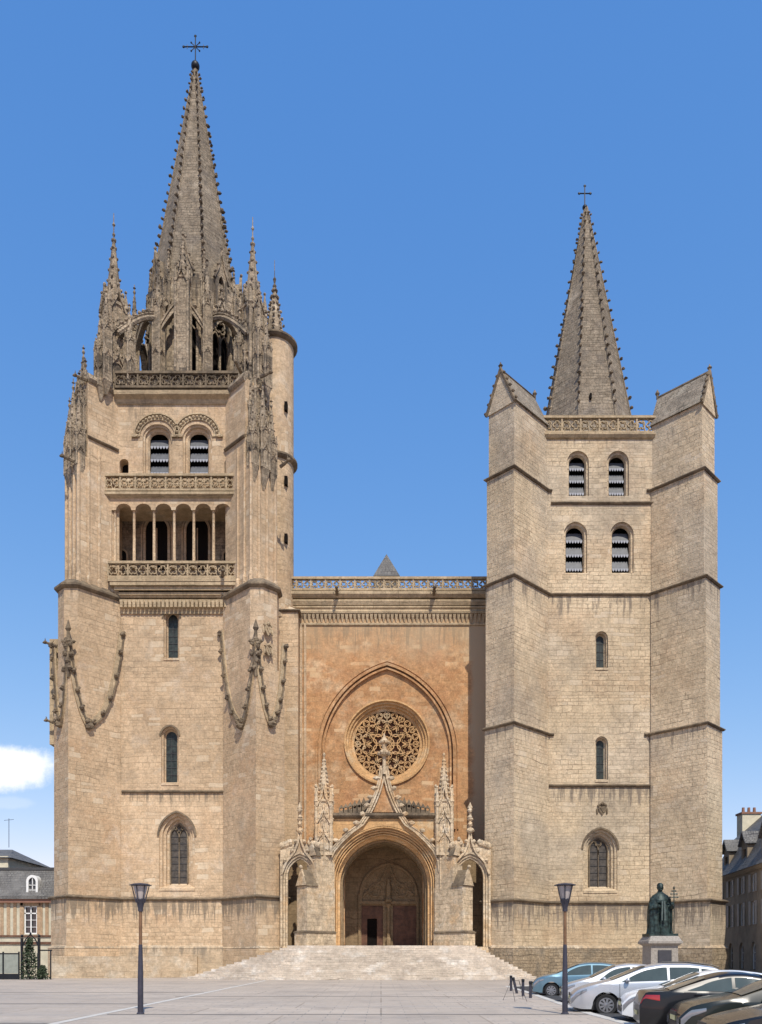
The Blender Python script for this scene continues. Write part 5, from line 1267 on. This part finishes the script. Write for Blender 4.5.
fz = 3.2; H = 3.5; m = MB(); secs = [(0, .9, .55), (.12, .86, .55), (.5, .82, .55), (1.0, .84, .54), (1.5, .84, .52), (1.9, .82, .5), (2.2, .75, .46), (2.45, .66, .4), (2.62, .52, .34), (2.75, .32, .26), (2.84, .18, .17), (2.95, .15, .16)]
rings = []; NS = 64
for (z, rx, ry) in secs:
    k = max(0, 1 - z / 2.7); ring_ = []
    for i in range(NS):
        a = 2 * PI * i / NS; f_ = 1 + k * (.05 * math.sin(9 * a + z) + .035 * math.sin(17 * a + 2 * z))
        fr_ = math.exp(-((((a + PI / 2) % (2 * PI)) if ((a + PI / 2) % (2 * PI)) < PI else 2 * PI - ((a + PI / 2) % (2 * PI))) / .42) ** 2) * .12 * (1 if z < 2.3 else 0)
        ring_.append((SX + rx * f_ * math.cos(a), SY + (ry * f_ - fr_) * math.sin(a), fz + z))
    rings.append(ring_)
m.loft(rings)
hc = (SX, SY - .05, fz + 3.17); m.sphere(hc, .205, .23, .3, 20, 14); m.tube([(SX, SY, fz + 2.75), (SX, SY - .03, fz + 3.0)], .14, 12)
m.sphere((SX, SY - .0, fz + 3.3), .215, .235, .2, 16, 8)      # skull cap
m.tube([(SX, SY - .27, fz + 3.2), (SX, SY - .33, fz + 3.1)], .035, 8, .045); m.sphere((SX, SY - .24, fz + 2.99), .08, .05, .05)
for s_ in (-1, 1):
    m.sphere((SX + s_ * .21, SY - .02, fz + 3.15), .03, .05, .07); m.sphere((SX + s_ * .08, SY - .25, fz + 3.2), .035, .03, .022)
# mozzetta collar, arms under the cope
m.loft([[(SX + rx * math.cos(2 * PI * i / 32), SY + ry * math.sin(2 * PI * i / 32), fz + z) for i in range(32)] for z, rx, ry in ((2.1, .56, .52), (2.3, .6, .5), (2.5, .52, .42), (2.7, .34, .3), (2.8, .2, .2))])
m.tube([(SX + .55, SY - .1, fz + 2.35), (SX + .72, SY - .25, fz + 1.75), (SX + .52, SY - .62, fz + 1.95)], .19, 12, .11)
m.tube([(SX - .55, SY - .1, fz + 2.35), (SX - .68, SY - .3, fz + 1.7), (SX - .3, SY - .62, fz + 1.8)], .19, 12, .1)
for (hx, hy, hz, dx) in ((SX + .57, SY - .68, fz + 2.02, 1), (SX - .24, SY - .66, fz + 1.82, -1)):
    m.sphere((hx, hy, hz), .09, .07, .11)
    for j in range(4): m.tube([(hx + dx * .02, hy - .05, hz + .07 - j * .045), (hx + dx * .1, hy - .1, hz + .065 - j * .045), (hx + dx * .13, hy - .03, hz + .06 - j * .045)], .022, 6)
    m.tube([(hx, hy, hz + .08), (hx + dx * .03, hy - .08, hz + .14)], .025, 6)
fg = m.build('figure', M['bronze'], ST, smooth=60)
md = fg.modifiers.new('remesh', 'REMESH'); md.mode = 'VOXEL'; md.voxel_size = .028; md.use_smooth_shade = True
m = MB(); m.band(frame(SX, SY - .70), [(-.1, fz + .9), (-.07, fz + 2.2)], .1, -.02, .12); m.band(frame(SX, SY - .70), [(.1, fz + .9), (.07, fz + 2.2)], .1, -.02, .12)
m.build('stole', plain('pale_bronze', (.10, .13, .12), .4, .4, .3, 4), ST)  # stole in a paler bronze than the figure
m = MB(); sx_, sy_ = SX + .68, SY - .76; m.tube([(sx_, sy_, fz + .05), (sx_, sy_, fz + 3.05)], .035, 8); zt = fz + 2.35
for (w, z) in ((.26, zt + .1), (.2, zt + .32), (.12, zt + .52)): m.tube([(sx_ - w, sy_, z), (sx_ + w, sy_, z)], .035, 6); m.blob((sx_ - w, sy_, z), .06); m.blob((sx_ + w, sy_, z), .06)
m.blob((sx_, sy_, fz + 3.08), .07, rz=.12); m.build('cross_staff', M['bronze'], ST)

# ------------------------------------------------------------------ cars
def paint(name, c, rough=.3, metal=.5): return plain(name, c, rough, metal, .03, 2, coat=.35)
CP = {'blue': paint('blue_car_paint', (.14, .24, .30)), 'silver': paint('silver_car_paint', (.50, .51, .53)), 'silver2': paint('pale_silver_paint', (.56, .57, .58)),
      'white': paint('white_car_paint', (.78, .78, .77), .3, 0), 'black': paint('black_car_paint', (.006, .006, .007), .3, 0), 'dark': paint('dark_olive_paint', (.016, .019, .015), .25, 0)}
TY = plain('tyre_rubber', (.018, .018, .019), .85); RIM = plain('alloy_rim', (.38, .38, .39), .35, .8); CGL = plain('car_glass', (.065, .085, .085), .06, 0, .1, spec=.35)  # car glass colour lightened to stand in for reflections
BLK = plain('black_plastic', (.015, .015, .016), .5); CHR = plain('headlamp_glass', (.26, .27, .29), .12, .4, coat=1.); RED = plain('tail_lamp_red', (.32, .01, .015), .2, 0, .2, coat=1.); PLT = plain('number_plate', (.65, .60, .30), .5)
def lerp(pts, x):
    if x <= pts[0][0]: return pts[0][1]
    for (a, b), (c, d) in zip(pts, pts[1:]):
        if x <= c: return b + (d - b) * (x - a) / (c - a)
    return pts[-1][1]
def smoothT(pts, x): return sum(lerp(pts, x + o) * w for o, w in ((-.12, .15), (-.06, .2), (0, .3), (.06, .2), (.12, .15)))
def car(name, xn, ynear, rev, L, W, prof, belt, xw, rw, ws, rear, sides, pm, label, seams=(), roofbars=False, yaw=0., tail=False, estate=False):
    """nose at local x=0; xn = world x of the end nearest the kerb, ynear = world y of the near flank"""
    Hh = max(z for _, z in prof); n = 72; zbase = .2 ; BZ = lambda x: lerp(belt, x)
    def hwf(x):
        f_ = max(0, 1 - x / .75); r_ = max(0, 1 - (L - x) / .6); return W / 2 * (1 - .24 * f_ ** 2.2 - .16 * r_ ** 2.2)
    def T(x): return smoothT(prof, x)
    ra = rw + .075
    def sect(x):
        top = T(x); be = min(BZ(x), top - .035); hw = hwf(x); zb = zbase + .06 * (max(0, 1 - x / .3) + max(0, 1 - (L - x) / .3))
        for c in xw:
            if abs(x - c) < ra: zb = max(zb, rw + math.sqrt(ra * ra - (x - c) ** 2))
        fr_ = max(0, min(1, (top - be - .03) / (Hh - BZ(L * .5) - .05))); hwr = hw * (.955 - .2 * fr_)
        wz = lambda z: hw * (1 - .10 * max(0, (.5 - z) / .5) ** 2 - .03 * max(0, (z - .6) / .4))
        pts = [(wz(zb + (be - zb) * k), zb + (be - zb) * k) for k in (0, .12, .35, .5, .62, .8, .93)]
        pts += [(wz(be) * .985, be), (hwr + (wz(be) * .985 - hwr) * .12, be + (top - be - .05 * fr_ - .012) * .88), (hwr, top - .05 * fr_ - .012), (hwr * .93, top - .014 * (1 + fr_)), (hwr * .6, top), (0, top + .012)]
        return pts
    xs = [L * i / n for i in range(n + 1)]
    for c in xw:
        for k in range(-8, 9): xs.append(c + ra * math.sin(k / 8 * PI / 2) * .999)
    xs = sorted(set(round(x, 4) for x in xs)); rings = []
    for x in xs:
        p_ = sect(x); rings.append([(x, -a, b) for a, b in p_] + [(x, a, b) for a, b in p_[-2::-1]])
    body = MB(); body.loft(rings, False, False)
    for r_ in (rings[0], rings[-1]): body.add(r_, [tuple(range(len(r_)))])
    # under-body pan so that the ends read as bumpers
    objs = []
    Rm = Matrix.Translation((xn, ynear, -.1)) @ Matrix.Rotation(yaw, 4, 'Z')
    if rev: Rm = Rm @ Matrix.Translation((L, W / 2, 0)) @ Matrix.Rotation(PI, 4, 'Z')
    else: Rm = Rm @ Matrix.Translation((0, W / 2, 0))
    oc = Rm @ Vector((L / 2, 0, 0)); root = empty('parked_car', tuple(oc), label, 'car', 'cars parked along the kerb')
    near = 1 if rev else -1
    body.xf(Rm).build('body', pm, root, smooth=32)
    u = MB(); u.box(.12, L - .12, -W / 2 + .16, W / 2 - .16, .17, .6); u.xf(Rm).build('underbody', BLK, root)
    def sidept(x, k, off=.006, sd=-1):
        p_ = sect(x); a, b = p_[7], p_[9]; y = a[0] + (b[0] - a[0]) * k; z = a[1] + (b[1] - a[1]) * k
        return (x, sd * (y + off), z + .0)
    for sd in (-1, 1):
        for (x0, x1, t0, t1) in sides:
            g = MB(); lo = []; hi = []; m_ = 10
            for i in range(m_ + 1):
                x = x0 + (x1 - x0) * i / m_; p_ = sect(x); hgt = p_[9][1] - p_[7][1]
                if hgt < .09: kk0 = kk1 = .45
                else: kk0, kk1 = min(.4, .035 / hgt), max(.5, 1 - .05 / hgt)
                # slanted front / rear edges
                xa = x; lo.append(sidept(xa, kk0, .008, sd)); hi.append(sidept(min(max(xa + t0 * (1 - i / m_) + t1 * i / m_, 0), L), kk1, .008, sd))
            g.add(lo + hi, [(i, i + 1, m_ + 2 + i, m_ + 1 + i) for i in range(m_)]); gl = g.xf(Rm).build('side_window', CGL, root, smooth=True)
    for nm, (x0, x1) in (('windscreen', ws), ('rear_window', rear)):
        g = MB(); rr_ = []
        for i in range(9):
            x = x0 + (x1 - x0) * i / 8; p_ = sect(x); w_ = p_[10][0] * .97; e = .012
            z = T(x); dz = (T(x + .02) - T(x - .02)) / .04; nx_ = -dz / math.hypot(1, dz); nz_ = 1 / math.hypot(1, dz)
            rr_.append([(x + nx_ * e, w_ * k, z + nz_ * e + (.012 * (1 - abs(k)) if True else 0) - (.014 * (abs(k) > .9))) for k in (-1, -.66, -.33, 0, .33, .66, 1)])
        g.loft(rr_, False, False); g.xf(Rm).build(nm, CGL, root, smooth=True)
    for sd in (-1, 1):
        for xs_ in seams:
            g = MB(); rr_ = []
            pts = sect(xs_)[1:8]; g.add([(xs_ - .007, sd * (a + .003), b) for a, b in pts] + [(xs_ + .007, sd * (a + .003), b) for a, b in pts], [(i, i + 1, len(pts) + i + 1, len(pts) + i) for i in range(len(pts) - 1)])
            g.xf(Rm).build('door_gap', BLK, root)
        for xs_ in seams[1:]:
            g = MB(); p_ = sect(xs_ - .16); g.box(xs_ - .25, xs_ - .08, min(sd * p_[6][0], sd * (p_[6][0] + .035)), max(sd * p_[6][0], sd * (p_[6][0] + .035)), p_[6][1] - .06, p_[6][1] - .03); g.xf(Rm).build('door_handle', pm, root)
        mx = ws[0] + .42; p_ = sect(mx); g = MB(); g.sphere((mx, sd * (p_[7][0] + .1), p_[7][1] + .08), .07, .1, .065, 12, 8); g.tube([(mx, sd * (p_[7][0] - .05), p_[7][1] + .02), (mx, sd * (p_[7][0] + .06), p_[7][1] + .06)], .025, 6); g.xf(Rm).build('wing_mirror', pm, root, smooth=True)
        # head and tail lamps wrapped round the corners
        for (xa, xb, nm, mt) in ((.02, .46, 'headlight', CHR), (L - .42, L - .02, 'tail_light', RED)):
            g = MB(); rr_ = []
            for i in range(8):
                x = xa + (xb - xa) * i / 7; p_ = sect(x); k = i / 7 if nm == 'headlight' else 1 - i / 7
                be = p_[7]; zlo = be[1] - .2 + .1 * k; zhi = be[1] - .035
                q = lambda z: (lambda A, B: A[0] + (B[0] - A[0]) * (z - A[1]) / max(.001, B[1] - A[1]))(*[(pp, qq) for pp, qq in zip(p_[:7], p_[1:8]) if pp[1] <= z + 1e-6][-1]) if z >= p_[0][1] else p_[0][0]
                if nm == 'tail_light': zhi = min(be[1] - .02, BZ(L * .8) - .07); zlo = min(BZ(L * .8) - .2 + .07 * (1 - k), zhi - .03)
                rr_.append([(x, sd * (q(zlo) + .009), zlo), (x, sd * (q((zlo + zhi) / 2) + .013), (zlo + zhi) / 2), (x, sd * (q(zhi) + .009), zhi)])
            g.loft(rr_, False, False)
            # front face of the lamp
            e = -1 if nm == 'headlight' else 1; p0_ = rr_[0] if nm == 'headlight' else rr_[-1]; xx = (0 if nm == 'headlight' else L) + e * .012
            g.add([(xx, p0_[0][1], p0_[0][2]), (xx, p0_[2][1], p0_[2][2]), (xx, p0_[2][1] - sd * .3, p0_[2][2]), (xx, p0_[0][1] - sd * .25, p0_[0][2] + .03)], [(0, 1, 2, 3)])
            g.xf(Rm).build(nm, mt, root, smooth=True)
    # bumper inserts
    g = MB(); hw0 = hwf(0); g.box(-.012, .01, -hw0 * .6, hw0 * .6, .32, .46); g.box(-.012, .01, -hw0 * .45, hw0 * .45, .58, .66); g.xf(Rm).build('grille', BLK, root)
    for xx in (-.02, L + .004):
        g = MB(); g.box(xx, xx + .016, -.26, .26, .48 if xx < 0 else .42, .58 if xx < 0 else .52); g.xf(Rm).build('number_plate', PLT, root)
    for sd in (-1, 1):
        g = MB(); lo = []
        for i in range(20):
            x = xw[0] + ra + .02 + (xw[1] - xw[0] - 2 * ra - .04) * i / 19; p_ = sect(x); lo.append([(x, sd * (p_[0][0] + .012), p_[0][1] + .005), (x, sd * (p_[1][0] + .014), p_[1][1] + .0)])
        g.loft(lo, False, False); g.xf(Rm).build('sill_trim', BLK, root)
    if roofbars:
        for sd in (-1, 1):
            g = MB(); g.tube([(x, sd * (sect(x)[10][0]), T(x) + .035) for x in [rear[0] - 1.5 + i * .2 for i in range(8)]], .018, 6); g.xf(Rm).build('roof_rail', BLK, root)
    for c in xw:
        for sd in (-1, 1):
            g = MB(); yo = sd * (W / 2 - .035); yi = sd * (W / 2 - .235); pr = [(rw * .62, yo - sd * .02), (rw * .93, yo), (rw, yo - sd * .03), (rw, yi + sd * .03), (rw * .93, yi), (rw * .6, yi)]
            g.loft([[(c + r_ * math.cos(2 * PI * k / 28), y_, rw + r_ * math.sin(2 * PI * k / 28)) for k in range(28)] for r_, y_ in pr]); wh = g.xf(Rm).build('wheel', TY, root, smooth=30)
            g = MB(); yr = yo - sd * .012
            g.loft([[(c + r_ * math.cos(2 * PI * k / 28), y_, rw + r_ * math.sin(2 * PI * k / 28)) for k in range(28)] for r_, y_ in ((rw * .66, yr - sd * .02), (rw * .68, yr), (rw * .6, yr), (rw * .58, yr - sd * .05))], True, False)
            for k in range(9):
                a = 2 * PI * k / 9; ca, sa = math.cos(a), math.sin(a); w0, w1 = .022, .034
                g.add([(c + ca * .03 - sa * w0, yr, rw + sa * .03 + ca * w0), (c + ca * .03 + sa * w0, yr, rw + sa * .03 - ca * w0), (c + ca * rw * .62 + sa * w1, yr, rw + sa * rw * .62 - ca * w1), (c + ca * rw * .62 - sa * w1, yr, rw + sa * rw * .62 + ca * w1)], [(0, 1, 2, 3)])
            g.loft([[(c + r_ * math.cos(2 * PI * k / 12), y_, rw + r_ * math.sin(2 * PI * k / 12)) for k in range(12)] for r_, y_ in ((.06, yr - sd * .03), (.06, yr + sd * .008), (.01, yr + sd * .012))])
            g.xf(Rm).build('rim', RIM, wh)
            g = MB(); g.loft([[(c + r_ * math.cos(2 * PI * k / 20), y_, rw + r_ * math.sin(2 * PI * k / 20)) for k in range(20)] for r_, y_ in ((rw * .6, yr - sd * .055), (.01, yr - sd * .06))], True, False); g.xf(Rm).build('brake_disc', BLK, wh)
    return root
hatch = [(0, .52), (.04, .70), (.2, .84), (.5, .93), (.95, 1.02), (1.9, 1.43), (2.3, 1.5), (2.9, 1.5), (3.5, 1.42), (3.75, 1.3), (4.02, .98), (4.08, .75), (4.1, .5)]
compact = [(0, .50), (.04, .66), (.2, .76), (.6, .88), (1.0, .98), (1.85, 1.42), (2.3, 1.5), (2.9, 1.48), (3.5, 1.38), (3.75, 1.2), (3.92, .95), (3.98, .7), (4.0, .5)]
mpv = [(0, .50), (.05, .68), (.25, .82), (.7, .97), (1.15, 1.08), (2.1, 1.5), (2.6, 1.6), (3.4, 1.6), (4.1, 1.5), (4.35, 1.35), (4.6, 1.0), (4.68, .75), (4.7, .5)]
sedan = [(0, .50), (.05, .66), (.25, .78), (.7, .88), (1.35, .96), (2.1, 1.33), (2.5, 1.40), (2.9, 1.40), (3.3, 1.30), (4.1, 1.0), (4.69, .97), (4.74, .86), (4.75, .5)]
s4 = lambda a, b, c: [(a, b, .25, 0), (b + .05, c, 0, -.3)]
car('blue', px(533, 35.5), 35.5, False, 4.1, 1.72, hatch, [(0, .78), (.8, .9), (4.1, 1.02)], (.78, 3.4), .30, (1.0, 1.95), (3.6, 3.98), [(1.25, 2.45, .35, 0), (2.52, 3.45, 0, -.1)], CP['blue'], 'light blue hatchback, farthest parked car, next to the bollards', (1.3, 2.48, 3.3), yaw=R(-9))
car('silver', px(562, 29.6), 29.6, False, 4.0, 1.70, compact, [(0, .7), (.8, .86), (4., .98)], (.76, 3.3), .29, (1.05, 1.9), (3.6, 3.9), [(1.3, 2.4, .35, 0), (2.47, 3.4, 0, -.1)], CP['silver2'], 'silver compact car between the blue hatchback and the silver people carrier', (1.25, 2.42, 3.25), yaw=R(-9))
car('mpv', px(571, 24.4), 24.4, False, 4.5 + .2, 1.76, [(x, z * .97) for x, z in mpv], [(0, .74), (.9, .95), (4.7, 1.1)], (1.02, 3.85), .32, (1.2, 2.15), (4.3, 4.58), [(1.45, 2.75, .35, 0), (2.82, 3.65, 0, 0), (3.7, 4.35, 0, -.12)], CP['silver'], 'silver people carrier with roof rails standing behind the right lamp post', (1.4, 2.78, 3.75), True, yaw=R(-10))
car('white', px(623, 20.9), 20.9, False, 4.5, 1.74, [(x, z * .93) for x, z in hatch[:-3]] + [(4.3, 1.0), (4.45, .78), (4.5, .5)], [(0, .74), (.8, .88), (4.5, .98)], (.8, 3.6), .3, (1.05, 1.9), (3.8, 4.25), [(1.3, 2.45, .35, 0), (2.52, 3.6, 0, -.1)], CP['white'], 'white car mostly hidden behind the black sedan', (1.3, 2.48, 3.4), yaw=R(-11))
car('black', px(643, 18.0), 18.2, True, 4.75, 1.8, sedan, [(0, .72), (.9, .9), (4.1, .98), (4.75, .96)], (.92, 3.7), .32, (1.4, 2.2), (3.35, 4.1), [(1.75, 2.75, .3, 0), (2.82, 3.75, 0, -.3)], CP['black'], 'black sedan parked tail to the kerb with a red rear lamp showing', (1.55, 2.78, 3.7), yaw=R(-12))
car('dark', 5.75, 15.75, False, 4.6, 1.78, [(x * 4.6 / 4.1, z * .97) for x, z in hatch], [(0, .72), (.9, .88), (4.6, 1.0)], (.86, 3.75), .31, (1.12, 2.15), (4.0, 4.45), [(1.45, 2.8, .35, 0), (2.87, 3.9, 0, -.1)], CP['dark'], 'dark olive car between the black sedan and the black car in the corner', (1.45, 2.83, 3.7), yaw=R(-10))

car('near', 5.2, 12.85, False, 4.5, 1.78, [(x * 4.5 / 4.0, z * .95) for x, z in compact], [(0, .66), (.9, .84), (4.5, .96)], (.86, 3.65), .31, (1.2, 2.1), (4.0, 4.4), [(1.45, 2.7, .35, 0), (2.77, 3.8, 0, -.1)], paint('deep_black_paint', (.007, .008, .009), .25, 0), 'black car at the bottom right corner, only its bonnet and headlight in view', (1.4, 2.73, 3.6), yaw=R(-10))

# ------------------------------------------------------------------ light, sky, camera
az, el = R(14), R(51)
sd = Vector((math.sin(az) * math.cos(el), -math.cos(az) * math.cos(el), math.sin(el)))
L = bpy.data.lights.new('sun', 'SUN'); L.energy = 4.3; L.angle = R(.8); L.color = (1., .925, .81)
so = bpy.data.objects.new('sun', L); col.objects.link(so); so.rotation_euler = sd.to_track_quat('Z', 'Y').to_euler()
w = bpy.data.worlds.new('World'); sc.world = w; w.use_nodes = True; nt = w.node_tree; nt.nodes.clear()
def N(t, **k):
    o = nt.nodes.new(t)
    for a, v in k.items(): setattr(o, a, v)
    return o
sky = N('ShaderNodeTexSky', sky_type='NISHITA'); sky.sun_disc = False; sky.sun_elevation = el; sky.sun_rotation = math.atan2(sd.x, sd.y)
sky.altitude = 0; sky.air_density = 1.; sky.dust_density = 0; sky.ozone_density = 3
bg = N('ShaderNodeBackground'); bg.inputs[1].default_value = .125; wo = N('ShaderNodeOutputWorld')
tc = N('ShaderNodeTexCoord'); sep = N('ShaderNodeSeparateXYZ'); nt.links.new(tc.outputs['Generated'], sep.inputs[0])
def mth(op, a, b=None, c=False):
    o = N('ShaderNodeMath', operation=op); o.use_clamp = c
    for i, v in enumerate((a, b)):
        if v is None: continue
        if isinstance(v, (int, float)): o.inputs[i].default_value = v
        else: nt.links.new(v, o.inputs[i])
    return o.outputs[0]
ym = mth('MAXIMUM', sep.outputs[1], .05); U = mth('DIVIDE', sep.outputs[0], ym); V = mth('DIVIDE', sep.outputs[2], ym)
cmb = N('ShaderNodeCombineXYZ'); nt.links.new(U, cmb.inputs[0]); nt.links.new(V, cmb.inputs[1])
no = N('ShaderNodeTexNoise'); nt.links.new(cmb.outputs[0], no.inputs['Vector']); no.inputs['Scale'].default_value = 26; no.inputs['Detail'].default_value = 6; no.inputs['Roughness'].default_value = .68
def cloud(u0, v0, ru, rv, amt):
    a = mth('POWER', mth('DIVIDE', mth('ABSOLUTE', mth('SUBTRACT', U, u0)), ru), 2.); b = mth('POWER', mth('DIVIDE', mth('ABSOLUTE', mth('SUBTRACT', V, v0)), rv), 2.)
    d = mth('SQRT', mth('ADD', a, b)); d = mth('ADD', d, mth('MULTIPLY', mth('SUBTRACT', no.outputs[0], .5), 1.1))
    mr = N('ShaderNodeMapRange'); mr.interpolation_type = 'SMOOTHSTEP'; nt.links.new(d, mr.inputs[0]); mr.inputs[1].default_value = 1.22; mr.inputs[2].default_value = .62; mr.inputs[3].default_value = 0; mr.inputs[4].default_value = amt
    return mr.outputs[0]
c1 = cloud((5 - CX) / F, (HY - 768) / F, .062, .026, .97); c2 = cloud((8 - CX) / F, (HY - 803) / F, .03, .008, .3); c3 = cloud((60 - CX) / F, (HY - 790) / F, .05, .01, .25)
cm = mth('MAXIMUM', c1, mth('MULTIPLY', c2, .5))
mx = N('ShaderNodeMix', data_type='RGBA'); nt.links.new(cm, mx.inputs[0]); ss = N('ShaderNodeSeparateColor'); nt.links.new(sky.outputs[0], ss.inputs[0]); sc3 = N('ShaderNodeCombineColor')
for i_, (a_, g_) in enumerate(((1.05, 1.14), (1.69, .71), (3.47, .385))): nt.links.new(mth('MULTIPLY', mth('POWER', ss.outputs[i_], g_), a_), sc3.inputs[i_])
nt.links.new(sc3.outputs[0], mx.inputs[6]); mx.inputs[7].default_value = (8.2, 8.3, 8.6, 1)
nt.links.new(mx.outputs[2], bg.inputs[0]); nt.links.new(bg.outputs[0], wo.inputs[0])
cam = bpy.data.cameras.new('camera'); co_ = bpy.data.objects.new('camera', cam); col.objects.link(co_); sc.camera = co_
co_.location = (0, 0, EYE); co_.rotation_euler = (R(90), 0, 0); cam.sensor_width = 36; cam.lens = F / 1024 * 36; cam.shift_y = (HY - 512) / 1024; cam.clip_end = 2000; cam.clip_start = .1
sc.view_settings.view_transform = 'Standard'; sc.view_settings.look = 'None'; sc.view_settings.exposure = .13; sc.view_settings.gamma = 1
sc.render.resolution_x = 762; sc.render.resolution_y = 1024
for o in bpy.data.objects:
    if 'wo' in o: del o['wo']
